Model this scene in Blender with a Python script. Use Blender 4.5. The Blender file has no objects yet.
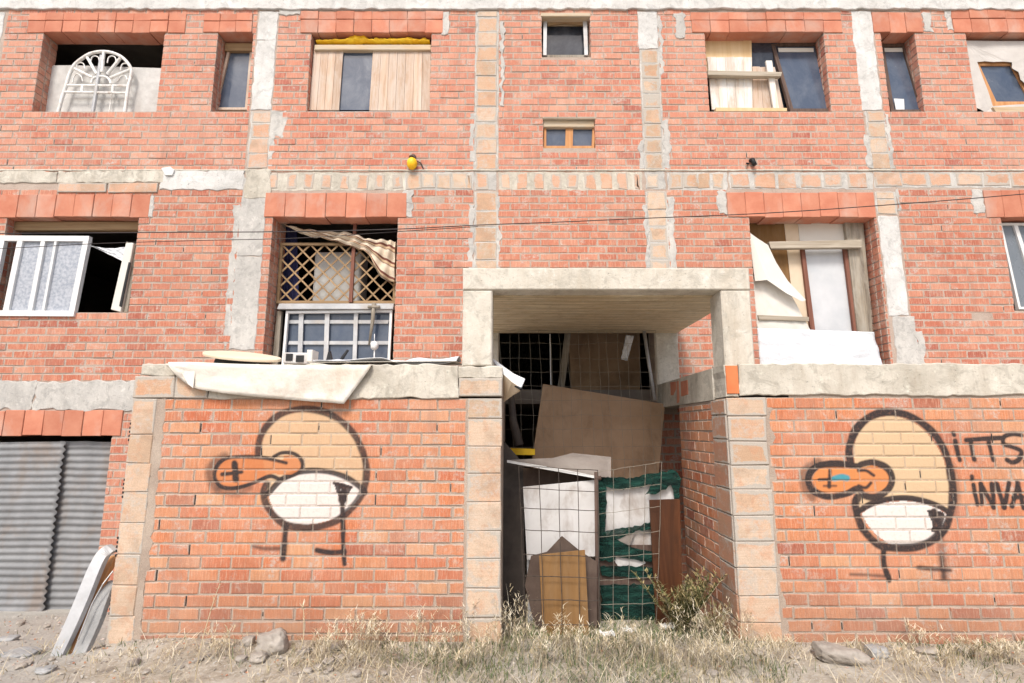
import bpy, math, random
import numpy as np
from mathutils import Vector, Matrix, noise as mnoise
random.seed(7); RNG = np.random.default_rng(11)
R = random.uniform
scn = bpy.context.scene
COL = scn.collection
FOC = 540.0; PIT = math.radians(9.2); CAMZ = 1.68
c_, s_ = math.cos(PIT), math.sin(PIT)
FY = 4.6      # front wall plane
BY = 6.73     # facade plane

def at(px, py, Y):
    u = (px-512)/FOC; v = (341.5-py)/FOC
    t = Y/(c_-v*s_)
    return (u*t, Y, (s_+v*c_)*t+CAMZ)

# ------------------------------------------------------------------ nodes
class NT:
    def __init__(s, m):
        s.m = m; s.t = m.node_tree; s.n = s.t.nodes; s.l = s.t.links
    def new(s, ty, **kw):
        n = s.n.new(ty)
        for k, v in kw.items(): setattr(n, k, v)
        return n
    def put(s, sock, v):
        if isinstance(v, bpy.types.NodeSocket): s.l.new(v, sock)
        elif v is not None:
            if isinstance(v, (tuple, list)) and len(v) == 3 and sock.type == 'RGBA': v = (*v, 1)
            sock.default_value = v
    def math(s, op, a, b=None, clamp=False):
        n = s.new('ShaderNodeMath', operation=op, use_clamp=clamp)
        s.put(n.inputs[0], a)
        if b is not None: s.put(n.inputs[1], b)
        return n.outputs[0]
    def mix(s, f, a, b, mode='MIX'):
        n = s.new('ShaderNodeMix', data_type='RGBA', blend_type=mode)
        s.put(n.inputs[0], f); s.put(n.inputs[6], a); s.put(n.inputs[7], b)
        return n.outputs[2]
    def coord(s, sc=(1, 1, 1), kind='Object', loc=(0, 0, 0)):
        t = s.new('ShaderNodeTexCoord'); mp = s.new('ShaderNodeMapping')
        mp.inputs['Scale'].default_value = sc; mp.inputs['Location'].default_value = loc
        s.l.new(t.outputs[kind], mp.inputs[0]); return mp.outputs[0]
    def noise(s, vec, scale, detail=4, rough=.55, dist=0.0):
        n = s.new('ShaderNodeTexNoise'); s.put(n.inputs['Vector'], vec)
        n.inputs['Scale'].default_value = scale; n.inputs['Detail'].default_value = detail
        n.inputs['Roughness'].default_value = rough; n.inputs['Distortion'].default_value = dist
        return n.outputs['Fac']
    def ramp(s, f, stops, interp='LINEAR'):
        n = s.new('ShaderNodeValToRGB'); n.color_ramp.interpolation = interp
        e = n.color_ramp.elements
        while len(e) < len(stops): e.new(.5)
        for i, (p, c) in enumerate(stops):
            e[i].position = p
            e[i].color = (*c, 1) if isinstance(c, (tuple, list)) else (c, c, c, 1)
        s.put(n.inputs[0], f); return n.outputs[0]
    def bump(s, h, strength=.3, dist=.01, normal=None):
        n = s.new('ShaderNodeBump'); n.inputs['Strength'].default_value = strength
        n.inputs['Distance'].default_value = dist; s.put(n.inputs['Height'], h)
        if normal is not None: s.put(n.inputs['Normal'], normal)
        return n.outputs[0]

def newmat(name):
    m = bpy.data.materials.new(name); m.use_nodes = True
    nt = NT(m); b = m.node_tree.nodes['Principled BSDF']
    b.inputs['Specular IOR Level'].default_value = .25
    return m, nt, b

def M_surf(name, c1, c2, scale=6, rough=.85, bump=.25, bscale=60, dist=.004, aniso=(1, 1, 1), stain=None, spec=.25, metal=0, detail=5, contrast=.2, rndvar=0.0):
    m, t, b = newmat(name)
    v = t.coord(aniso)
    n = t.noise(v, scale, detail, .6)
    col = t.ramp(n, [(.5-contrast, c1), (.5+contrast, c2)])
    if stain:
        sc, amt, scale2 = stain
        k = t.ramp(t.noise(t.coord((1, 1, .6)), scale2, 6, .65, .3), [(.5, 0.0), (.68, amt)])
        col = t.mix(k, col, sc)
    if rndvar:
        a = t.new('ShaderNodeAttribute', attribute_name='rnd').outputs['Fac']
        col = t.mix(1.0, col, t.ramp(a, [(0, 1-rndvar), (1, 1.0)]), 'MULTIPLY')
    t.put(b.inputs['Base Color'], col)
    b.inputs['Roughness'].default_value = rough; b.inputs['Metallic'].default_value = metal
    b.inputs['Specular IOR Level'].default_value = spec
    if bump:
        t.put(b.inputs['Normal'], t.bump(t.noise(v, bscale, 5, .6), bump, dist))
    return m

def M_brick(name, palette, bloom=.35, bloomcol=(.50, .43, .38), paint=False, smear=.5, grunge=.0, edgeamt=.35):
    m, t, b = newmat(name)
    a = t.new('ShaderNodeAttribute', attribute_name='rnd').outputs['Fac']
    st = [(i/len(palette), c) for i, c in enumerate(palette)]
    col = t.ramp(a, st)
    o = t.coord()
    vs = t.noise(t.coord((70, 8, 6)), 1.0, 3, .6)
    col = t.mix(t.ramp(vs, [(.35, .22), (.6, 0.0)]), col, (.16, .06, .035))
    col = t.mix(t.ramp(t.noise(t.coord((90, 20, 9)), 1.0, 3, .6), [(.50, 0.0), (.68, .5)]), col, (.66, .44, .31))
    lo = t.noise(o, 1.7, 5, .6)
    col = t.mix(t.ramp(lo, [(.42, 0.0), (.68, bloom)]), col, bloomcol)
    sp = t.noise(o, 38, 5, .7, .4)
    sm = t.noise(o, 5.5, 6, .72, .6)
    k = t.math('MULTIPLY', t.ramp(sm, [(.53, 0.0), (.64, 1.0)]), t.ramp(sp, [(.42, 0.0), (.6, smear)]))
    col = t.mix(k, col, (.50, .45, .40))
    eg = t.new('ShaderNodeAttribute', attribute_name='edge').outputs['Fac']
    en = t.math('ADD', eg, t.math('MULTIPLY', t.math('SUBTRACT', t.noise(o, 26, 5, .7, .3), .5), 1.9))
    en = t.math('ADD', en, t.math('MULTIPLY', t.math('SUBTRACT', t.noise(o, 2.3, 3, .6), .5), edgeamt*3))
    col = t.mix(t.ramp(en, [(.0, .8), (.20, 0.0)]), col, (.46, .39, .325))
    fine = t.noise(o, 140, 3, .6)
    col = t.mix(1.0, col, t.ramp(fine, [(.3, .82), (.7, 1.12)]), 'MULTIPLY')
    col = t.mix(t.ramp(t.noise(t.coord((5, 5, .55)), 1.0, 6, .7, .5), [(.54, 0.0), (.72, .5)]), col, (.30, .17, .125))
    # dirt rising from the ground
    sepz = t.new('ShaderNodeSeparateXYZ'); t.l.new(o, sepz.inputs[0])
    if grunge:
        h = t.math('ADD', sepz.outputs[2], t.math('MULTIPLY', t.math('SUBTRACT', lo, .5), 1.3))
        g = t.ramp(h, [(0.0, grunge), (.62, 0.0)])
        col = t.mix(g, col, (.26, .155, .11))
    if paint: col = add_paint(t, col, sp, fine)
    t.put(b.inputs['Base Color'], col)
    b.inputs['Roughness'].default_value = .88
    hh = t.math('ADD', t.math('MULTIPLY', vs, .6), t.math('MULTIPLY', t.noise(o, 60, 5, .65), .8))
    t.put(b.inputs['Normal'], t.bump(hh, .45, .004))
    return m

def add_paint(t, col, sp, fine):
    at_ = t.new('ShaderNodeAttribute', attribute_name='paint')
    k = t.math('MULTIPLY', at_.outputs['Alpha'], t.ramp(sp, [(.30, .86), (.5, 1.08)]), True)
    k = t.math('MULTIPLY', k, t.ramp(fine, [(.25, .85), (.5, 1.0)]), True)
    return t.mix(k, col, at_.outputs['Color'])

def M_mortar(name, c1=(.36, .33, .29), c2=(.50, .46, .41), paint=False):
    m, t, b = newmat(name)
    o = t.coord()
    col = t.ramp(t.noise(o, 4, 6, .65), [(.3, c1), (.7, c2)])
    sp = t.noise(o, 38, 5, .7, .4); fine = t.noise(o, 150, 3, .6)
    col = t.mix(1.0, col, t.ramp(fine, [(.3, .75), (.7, 1.1)]), 'MULTIPLY')
    if paint:
        at_ = t.new('ShaderNodeAttribute', attribute_name='paint')
        k = t.math('MULTIPLY', at_.outputs['Alpha'], t.ramp(sp, [(.35, .3), (.6, .75)]), True)
        col = t.mix(k, col, at_.outputs['Color'])
    t.put(b.inputs['Base Color'], col); b.inputs['Roughness'].default_value = .95
    t.put(b.inputs['Normal'], t.bump(t.noise(o, 55, 6, .7), .7, .008))
    return m

def M_block(name, pal, smear=.6):
    m, t, b = newmat(name)
    a = t.new('ShaderNodeAttribute', attribute_name='rnd').outputs['Fac']
    col = t.ramp(a, [(i/len(pal), c) for i, c in enumerate(pal)])
    o = t.coord()
    n1 = t.noise(o, 9, 5, .6, .8)
    col = t.mix(t.ramp(n1, [(.50, 0.0), (.66, .5)]), col, (.54, .27, .155))
    col = t.mix(t.ramp(t.noise(o, 3.2, 5, .65, .5), [(.5, 0.0), (.66, .55)]), col, (.34, .25, .18))
    st = t.noise(t.coord((3, 3, 90)), 1.0, 3, .6)
    col = t.mix(t.ramp(st, [(.45, 0.0), (.7, .22)]), col, (.40, .25, .15))
    sp = t.noise(o, 30, 6, .7, .5)
    k = t.math('MULTIPLY', t.ramp(t.noise(o, 6, 6, .7, .5), [(.5, 0.0), (.6, 1.0)]), t.ramp(sp, [(.4, 0.0), (.55, smear)]))
    col = t.mix(k, col, (.48, .44, .39))
    eg = t.new('ShaderNodeAttribute', attribute_name='edge').outputs['Fac']
    en = t.math('ADD', eg, t.math('MULTIPLY', t.math('SUBTRACT', t.noise(o, 13, 6, .72, .5), .5), 2.0))
    en = t.math('ADD', en, t.math('MULTIPLY', t.math('SUBTRACT', t.noise(o, 1.7, 3, .6), .5), 3.2))
    col = t.mix(t.ramp(en, [(.16, .9), (.34, 0.0)]), col, (.44, .405, .355))
    col = t.mix(1.0, col, t.ramp(t.noise(o, 120, 3, .6), [(.3, .85), (.7, 1.1)]), 'MULTIPLY')
    t.put(b.inputs['Base Color'], col); b.inputs['Roughness'].default_value = .88
    t.put(b.inputs['Normal'], t.bump(t.math('ADD', st, t.noise(o, 45, 5, .6)), .35, .004))
    return m

def M_wood(name, c1, c2, axis='z', rough=.8, scale=1.0, weather=None, knots=True):
    m, t, b = newmat(name)
    sc = {'z': (28, 28, 1.3), 'x': (1.3, 28, 28), 'y': (28, 1.3, 28)}[axis]
    v = t.coord(tuple(q*scale for q in sc))
    n = t.noise(v, 1.0, 6, .65, .7)
    col = t.ramp(n, [(.3, c1), (.68, c2)])
    a = t.new('ShaderNodeAttribute', attribute_name='rnd').outputs['Fac']
    col = t.mix(1.0, col, t.ramp(a, [(0, .82), (1, 1.12)]), 'MULTIPLY')
    if weather:
        wc, amt = weather
        col = t.mix(t.ramp(t.noise(t.coord((6, 6, 1.6) if axis == 'z' else (1.6, 6, 6)), 1.0, 6, .7, .5), [(.42, 0.0), (.6, amt)]), col, wc)
    t.put(b.inputs['Base Color'], col); b.inputs['Roughness'].default_value = rough
    t.put(b.inputs['Normal'], t.bump(n, .3, .003))
    return m

def M_concrete(name, c1, c2, streak=.35, streakc=(.30, .28, .25), boards=False):
    m, t, b = newmat(name)
    o = t.coord()
    col = t.ramp(t.noise(o, 2.6, 7, .65, .3), [(.32, c1), (.66, c2)])
    col = t.mix(t.ramp(t.noise(t.coord((5, 5, .8)), 1.5, 6, .7, .4), [(.5, 0.0), (.72, streak)]), col, streakc)
    col = t.mix(t.ramp(t.noise(o, 11, 7, .75, .6), [(.56, 0.0), (.66, .45)]), col, tuple(min(.75, q*1.3) for q in c2))
    dr = t.noise(t.coord((7, 7, .7)), 1.0, 6, .7, .4)
    col = t.mix(t.ramp(dr, [(.54, 0.0), (.68, streak*.7)]), col, streakc)
    pits = t.noise(o, 48, 3, .6)
    col = t.mix(t.ramp(pits, [(.28, .55), (.36, 0.0)]), col, tuple(q*.45 for q in c1))
    h = t.math('ADD', t.noise(o, 22, 7, .7), t.math('MULTIPLY', t.ramp(pits, [(.28, 0.0), (.36, 1.0)]), .6))
    bl = t.noise(t.coord(loc=(3, 1, 7)), 7, 6, .75, .8)
    col = t.mix(t.ramp(bl, [(.50, 0.0), (.62, .55)]), col, tuple(q*.72 for q in c1))
    if boards:
        sx = t.noise(t.coord((1.2, 40, 40)), 1.0, 4, .6)
        col = t.mix(t.ramp(sx, [(.4, .55), (.62, 0.0)]), col, (.22, .16, .10))
        w = t.new('ShaderNodeSeparateXYZ'); t.l.new(o, w.inputs[0])
        fr = t.math('FRACT', t.math('MULTIPLY', w.outputs[1], 7.0))
        col = t.mix(t.ramp(fr, [(.0, .85), (.10, 0.0)]), col, (.13, .09, .055))
    t.put(b.inputs['Base Color'], col); b.inputs['Roughness'].default_value = .9
    t.put(b.inputs['Normal'], t.bump(h, .55, .012))
    return m

def M_glass(name, c=(.03, .035, .045), rough=.06, dirt=.25):
    m, t, b = newmat(name)
    o = t.coord((1, 1, .7))
    k = t.ramp(t.noise(o, 3.5, 6, .7, .4), [(.4, 0.0), (.75, dirt)])
    t.put(b.inputs['Base Color'], t.mix(k, c, (.22, .24, .27)))
    t.put(b.inputs['Roughness'], t.math('ADD', t.math('MULTIPLY', k, .8), rough))
    t.put(b.inputs['Normal'], t.bump(t.noise(t.coord(), 2.2, 3, .5), .25, .03))
    b.inputs['Specular IOR Level'].default_value = .5
    return m

MAT = {}
PAL_RED = [(.43, .135, .085), (.49, .165, .10), (.53, .20, .125), (.45, .145, .09), (.56, .26, .175), (.51, .18, .11), (.36, .105, .072), (.53, .215, .135), (.48, .16, .10), (.57, .27, .18), (.50, .18, .11)]
PAL_ORA = [(.50, .18, .095), (.55, .215, .11), (.60, .25, .12), (.50, .15, .075), (.56, .195, .09), (.60, .30, .155), (.36, .11, .07), (.58, .23, .11), (.55, .185, .085), (.57, .24, .12)]
MAT['brick_red'] = M_brick('facade_brick', PAL_RED, bloom=.32, bloomcol=(.55, .31, .22), smear=.95)
MAT['brick_pale'] = M_brick('flare_paled_facade_brick', [tuple(min(.8, c*1.05+.02) for c in q) for q in PAL_RED], bloom=.45, bloomcol=(.58, .35, .26), smear=.95)  # top storey copy: lens flare painted in as paler base and stronger bloom
MAT['brick_ora'] = M_brick('hollow_brick', PAL_ORA, bloom=.4, bloomcol=(.58, .38, .28), paint=True, smear=.8, grunge=.5, edgeamt=.4)
MAT['mortar_red'] = M_mortar('facade_mortar', (.38, .29, .235), (.50, .41, .345))
MAT['mortar_ora'] = M_mortar('front_mortar', (.35, .27, .215), (.49, .405, .33), paint=True)
MAT['block'] = M_block('tan_block', [(.48, .35, .245), (.57, .43, .32), (.54, .34, .22), (.59, .47, .365), (.48, .32, .21), (.55, .37, .25), (.59, .45, .335)])
MAT['block_red'] = M_block('red_block', [(.46, .24, .15), (.42, .20, .13), (.50, .29, .19), (.45, .22, .14)])
MAT['block_pink'] = M_block('pink_block', [(.56, .34, .24), (.59, .40, .29), (.53, .30, .20), (.61, .45, .34), (.57, .35, .24)])
MAT['terracotta'] = M_surf('terracotta_lintel', (.50, .18, .11), (.60, .26, .165), scale=5, rough=.85, bump=.3, bscale=80, stain=((.55, .44, .37), .5, 2.2), rndvar=.16)
MAT['terra_bright'] = M_surf('bright_tile', (.58, .16, .06), (.66, .22, .09), scale=5, rough=.85)
MAT['concrete'] = M_concrete('rough_concrete', (.42, .385, .32), (.62, .58, .50), streak=.5, streakc=(.34, .28, .21))
MAT['conc_pale'] = M_concrete('pale_concrete', (.50, .49, .465), (.68, .67, .645), streak=.25, streakc=(.40, .36, .31))
MAT['conc_grey'] = M_concrete('grey_render', (.40, .385, .36), (.56, .54, .50), streak=.3)
MAT['conc_post'] = M_concrete('cast_concrete', (.50, .46, .385), (.66, .62, .54), streak=.45, streakc=(.42, .34, .25))
MAT['conc_soffit'] = M_concrete('shuttered_soffit', (.72, .58, .37), (.80, .70, .50), streak=.2, boards=True)
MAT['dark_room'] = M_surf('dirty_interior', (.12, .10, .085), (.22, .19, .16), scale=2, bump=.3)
MAT['white_paint'] = M_surf('white_paint', (.66, .66, .65), (.76, .76, .75), scale=8, rough=.5, bump=.1)
MAT['grille'] = M_surf('grille_white', (.70, .69, .66), (.82, .81, .78), scale=20, rough=.5, bump=.1, stain=((.36, .24, .15), .5, 14))
MAT['pane'] = M_glass('blue_grey_pane', (.06, .080, .12), .07, .35)
MAT['pane_dark'] = M_glass('dark_pane', (.014, .018, .028), .05, .25)
MAT['pane_milky'] = M_glass('milky_pane', (.16, .18, .20), .2, .35)
MAT['wood_pale'] = M_wood('pale_planks', (.42, .28, .19), (.62, .47, .36), weather=((.60, .54, .48), .6))
MAT['wood_white'] = M_wood('limewashed_planks', (.55, .40, .28), (.74, .70, .64), weather=((.74, .73, .70), .9))
MAT['wood_beam'] = M_wood('timber_beam', (.42, .30, .18), (.62, .48, .32), axis='x', weather=((.50, .46, .38), .6))
MAT['wood_orange'] = M_wood('orange_timber', (.25, .155, .08), (.38, .26, .145), axis='x')
MAT['wood_warm'] = M_wood('warm_frame', (.45, .20, .08), (.58, .31, .14))
MAT['wood_dark'] = M_wood('dark_frame', (.07, .045, .035), (.15, .10, .08))
MAT['wood_brown'] = M_wood('red_brown_frame', (.16, .065, .045), (.25, .11, .075))
MAT['wood_grey'] = M_wood('weathered_timber', (.12, .10, .08), (.34, .29, .22), weather=((.45, .42, .36), .5))
MAT['wood_grey_x'] = M_wood('weathered_rail', (.28, .23, .17), (.52, .46, .37), axis='x')
MAT['plywood'] = M_wood('plywood', (.62, .42, .22), (.72, .54, .32), scale=.35)
MAT['ply_brown'] = M_wood('brown_door', (.055, .02, .009), (.11, .042, .018), scale=.5, rough=.45, weather=((.04, .02, .012), .5))
MAT['ply_orange'] = M_wood('chipboard', (.165, .085, .03), (.25, .135, .05), scale=.5, weather=((.24, .15, .075), .5))
MAT['hardboard'] = M_surf('hardboard', (.33, .215, .13), (.42, .29, .19), scale=2.2, rough=.8, bump=.25, stain=((.17, .11, .07), .6, 2.8))
MAT['fabric_tan'] = M_surf('tan_board', (.62, .50, .36), (.70, .59, .45), scale=3, rough=.8)
MAT['sheet'] = M_surf('weathered_sheet', (.62, .57, .49), (.72, .69, .63), scale=2.2, rough=.8, bump=.5, bscale=14, dist=.02, stain=((.46, .36, .26), .6, 2.6))
MAT['tarp_white'] = M_surf('white_tarp', (.62, .64, .67), (.70, .72, .75), scale=3, rough=.65, bump=.6, bscale=10, dist=.03, stain=((.50, .49, .47), .4, 1.6))
MAT['cream'] = M_surf('cream_board', (.64, .61, .55), (.72, .69, .63), scale=2, rough=.7)
MAT['foam'] = M_surf('grey_foam', (.46, .45, .43), (.62, .61, .585), scale=7, rough=.9, bump=.5, bscale=20, dist=.008, stain=((.38, .34, .31), .5, 3))
MAT['metal_grey'] = M_surf('galvanised', (.19, .195, .20), (.27, .275, .28), scale=4, rough=.65, metal=.1, bump=.1, stain=((.22, .15, .10), .45, 2.4))
MAT['zinc'] = M_surf('zinc_trim', (.38, .385, .39), (.54, .545, .55), scale=6, rough=.5, metal=.2, stain=((.44, .37, .29), .4, 4))
MAT['wire'] = M_surf('rusty_wire', (.035, .028, .025), (.09, .07, .055), scale=30, rough=.7, bump=0)
MAT['wire_light'] = M_surf('light_wire', (.18, .16, .13), (.30, .27, .22), scale=30, rough=.6, bump=0)
MAT['steel'] = M_surf('steel_tube', (.30, .30, .30), (.42, .42, .42), scale=20, rough=.5, metal=.4)
MAT['black'] = M_surf('black_rubber', (.015, .015, .017), (.03, .03, .03), rough=.6)
MAT['cable'] = M_surf('black_cable', (.03, .025, .025), (.06, .05, .05), rough=.6, bump=0)
MAT['green_net'] = M_surf('green_net', (.003, .016, .014), (.014, .075, .056), scale=14, rough=.8, bump=.6, bscale=120, dist=.004, aniso=(1, 1, 2))
MAT['white_board'] = M_surf('stained_white_board', (.50, .485, .47), (.62, .61, .60), scale=3, rough=.6, stain=((.26, .20, .16), .75, 3.6))
MAT['frosted'] = M_surf('frosted_sheet', (.48, .50, .52), (.60, .61, .62), scale=3, rough=.4, bump=.15, bscale=8, dist=.01)
MAT['grey_cloth'] = M_surf('grey_canvas', (.20, .17, .15), (.28, .25, .225), scale=4, rough=.9, bump=.4, bscale=18, dist=.01)
MAT['canvas'] = M_surf('pale_canvas', (.48, .45, .42), (.60, .57, .535), scale=2.4, rough=.9, bump=.4, bscale=10, dist=.015)
MAT['dark_board'] = M_surf('dark_board', (.04, .033, .03), (.09, .075, .065), scale=4, rough=.7)
MAT['brown_rag'] = M_surf('brown_cardboard', (.075, .05, .04), (.13, .095, .075), scale=5, rough=.9)
MAT['yellow'] = M_surf('yellow_plastic', (.80, .42, .01), (.88, .58, .03), scale=8, rough=.45)
MAT['navy'] = M_surf('navy_cloth', (.02, .02, .07), (.05, .05, .13), scale=5, rough=.9)
MAT['tank'] = M_surf('grey_tank', (.44, .43, .40), (.56, .55, .52), scale=5, rough=.6)
MAT['curtain'] = M_surf('lace_curtain', (.30, .33, .38), (.46, .48, .52), scale=26, rough=.9, bump=.3, bscale=20, contrast=.12)
MAT['stone'] = M_surf('pale_stone', (.24, .21, .18), (.42, .38, .33), scale=6, rough=.95, bump=.8, bscale=22, dist=.015)
MAT['stone_grey'] = M_surf('grey_stone', (.24, .24, .235), (.38, .38, .375), scale=5, rough=.95, bump=.7, bscale=18, dist=.015)

m_, t_, b_ = newmat('green_net'); MAT['green_net'] = m_
o_ = t_.coord(); n_ = t_.noise(t_.coord((1, 1, 5)), 4.5, 5, .6, .8)
t_.put(b_.inputs['Base Color'], t_.ramp(n_, [(.36, (.003, .018, .015)), (.52, (.008, .045, .035)), (.68, (.022, .095, .072))])); b_.inputs['Roughness'].default_value = .8
t_.put(b_.inputs['Alpha'], t_.ramp(t_.noise(t_.coord((1, 1, 2.0), loc=(2, 0, 5)), 6, 4, .6, .6), [(.36, .6), (.55, .96)]))
t_.put(b_.inputs['Normal'], t_.bump(t_.noise(t_.coord((1, 1, 3)), 16, 6, .7, 1), 1.0, .03))
# ------------------------------------------------------------------ objects
def tag(o, label=None, cat=None, group=None, kind=None):
    if label: o['label'] = label
    if cat: o['category'] = cat
    if group: o['group'] = group
    if kind: o['kind'] = kind
    return o

def empty(name, loc, label=None, cat=None, group=None):
    o = bpy.data.objects.new(name, None); o.location = loc; COL.objects.link(o)
    o.empty_display_size = .1
    return tag(o, label, cat, group)

class MB:
    def __init__(s): s.v = []; s.f = []; s.r = []; s.e = {}; s.p = {}; s.cur = .5; s.mi = []; s.curm = 0
    def add(s, vs, fs):
        b = len(s.v); s.v += [tuple(q) for q in vs]; s.r += [s.cur]*len(vs)
        s.f += [tuple(b+i for i in f) for f in fs]; s.mi += [s.curm]*len(fs); return b
    def box(s, x0, x1, y0, y1, z0, z1, ch=0.0, jit=0.0, ei=None):
        j = lambda: (R(-jit, jit) if jit else 0)
        if ch <= 0:
            vs = [(x+j(), y, z+j()) for y in (y0, y1) for z in (z0, z1) for x in (x0, x1)]
            s.add(vs, [(0, 1, 3, 2), (5, 4, 6, 7), (4, 0, 2, 6), (1, 5, 7, 3), (2, 3, 7, 6), (4, 5, 1, 0)])
            return
        a = [(x0+j(), z0+j()), (x1+j(), z0+j()), (x1+j(), z1+j()), (x0+j(), z1+j())]
        cx, cz = (x0+x1)/2, (z0+z1)/2
        ins = [(x+math.copysign(ch, cx-x), z+math.copysign(ch, cz-z)) for x, z in a]
        if ei is not None: ei = min(ei, (z1-z0)*.4, (x1-x0)*.4)
        if ei is None: ei = min(.014 if z1-z0 < .13 else .04, (z1-z0)*.4, (x1-x0)*.4)
        inn = [(x+math.copysign(ei, cx-x), z+math.copysign(ei, cz-z)) for x, z in ins]
        b = len(s.v)
        vs = [(x, y0, z) for x, z in inn]+[(x, y0, z) for x, z in ins]+[(x, y0+ch, z) for x, z in a]+[(x, y1, z) for x, z in a]
        fs = [(0, 1, 2, 3)]+[(r_+i+4, r_+(i+1) % 4+4, r_+(i+1) % 4, r_+i) for r_ in (0, 4, 8) for i in range(4)]+[(15, 14, 13, 12)]
        s.add(vs, fs)
        for k in range(4, 12): s.e[b+k] = 0.0
    def prism(s, pts, d):
        """closed polygon of 3-D points (seen from -Y), pushed back by vector d"""
        n = len(pts); d = Vector(d)
        vs = [Vector(p) for p in pts]+[Vector(p)+d for p in pts]
        fs = [tuple(range(n))[::-1], tuple(range(n, 2*n))]+[(i, (i+1) % n, (i+1) % n+n, i+n) for i in range(n)]
        s.add(vs, fs)
    def tube(s, pts, r, seg=8, close=False, caps=True):
        P = [Vector(p) for p in pts]; n = len(P); rs = r if isinstance(r, (list, tuple)) else [r]*n
        vs = []; prev = None
        for i in range(n):
            a = P[i-1] if (i > 0 or close) else P[i]; b = P[(i+1) % n] if (i < n-1 or close) else P[i]
            t = (b-a).normalized()
            if prev is None:
                u = t.cross(Vector((0, 1, 0)) if abs(t.y) < .9 else Vector((1, 0, 0))).normalized()
            else:
                u = (prev-t*prev.dot(t)).normalized()
            prev = u; w = t.cross(u)
            for k in range(seg):
                g = 2*math.pi*k/seg; vs.append(P[i]+(u*math.cos(g)+w*math.sin(g))*rs[i])
        fs = []
        for i in range(n if close else n-1):
            i2 = (i+1) % n
            for k in range(seg):
                k2 = (k+1) % seg; fs.append((i*seg+k, i*seg+k2, i2*seg+k2, i2*seg+k))
        if caps and not close: fs += [tuple(range(seg))[::-1], tuple((n-1)*seg+k for k in range(seg))]
        s.add(vs, fs)
    def grid(s, fn, nu, nv):
        vs = [fn(i/nu, j/nv) for j in range(nv+1) for i in range(nu+1)]
        fs = [(j*(nu+1)+i, j*(nu+1)+i+1, (j+1)*(nu+1)+i+1, (j+1)*(nu+1)+i) for j in range(nv) for i in range(nu)]
        s.add(vs, fs)
    def build(s, name, mat, parent=None, smooth=False, base=None, paint=None, bevel=0, solid=0, recalc=False, subsurf=0):
        me = bpy.data.meshes.new(name)
        vs = s.v
        if parent is None:
            A = np.array(vs)
            if base is None: base = ((A[:, 0].min()+A[:, 0].max())/2, (A[:, 1].min()+A[:, 1].max())/2, A[:, 2].min())
            vs = (A-np.array(base)).tolist()
        else: base = (0, 0, 0)
        me.from_pydata(vs, [], s.f)
        mats = mat if isinstance(mat, (list, tuple)) else [mat]
        for m in mats: me.materials.append(MAT[m])
        if len(mats) > 1: me.polygons.foreach_set('material_index', s.mi)
        at_ = me.attributes.new('rnd', 'FLOAT', 'POINT'); at_.data.foreach_set('value', s.r)
        if paint is None and any(q in ('brick_ora', 'mortar_ora') for q in mats): paint = lambda V: np.zeros((len(V), 4))
        if paint is not None:
            pc = me.attributes.new('paint', 'FLOAT_COLOR', 'POINT'); pc.data.foreach_set('color', paint(np.array(s.v)).astype(np.float32).ravel())
        ev = np.ones(len(s.v), dtype=np.float32)
        for k_, x_ in s.e.items(): ev[k_] = x_
        ae = me.attributes.new('edge', 'FLOAT', 'POINT'); ae.data.foreach_set('value', ev)
        if smooth: me.polygons.foreach_set('use_smooth', [True]*len(me.polygons))
        if recalc:
            import bmesh
            bm = bmesh.new(); bm.from_mesh(me); bmesh.ops.recalc_face_normals(bm, faces=bm.faces); bm.to_mesh(me); bm.free()
        me.update()
        o = bpy.data.objects.new(name, me); COL.objects.link(o)
        if parent is not None:
            o.parent = parent
            off = parent.location if parent.parent is None else Vector((0, 0, 0))
            o.matrix_parent_inverse = Matrix.Translation(-off)
        else: o.location = base
        if solid:
            md = o.modifiers.new('solid', 'SOLIDIFY'); md.thickness = solid; md.offset = 0
        if subsurf:
            md = o.modifiers.new('ss', 'SUBSURF'); md.levels = subsurf; md.render_levels = subsurf
        if bevel:
            md = o.modifiers.new('bev', 'BEVEL'); md.width = bevel; md.segments = 2; md.limit_method = 'ANGLE'
        return o

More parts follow.
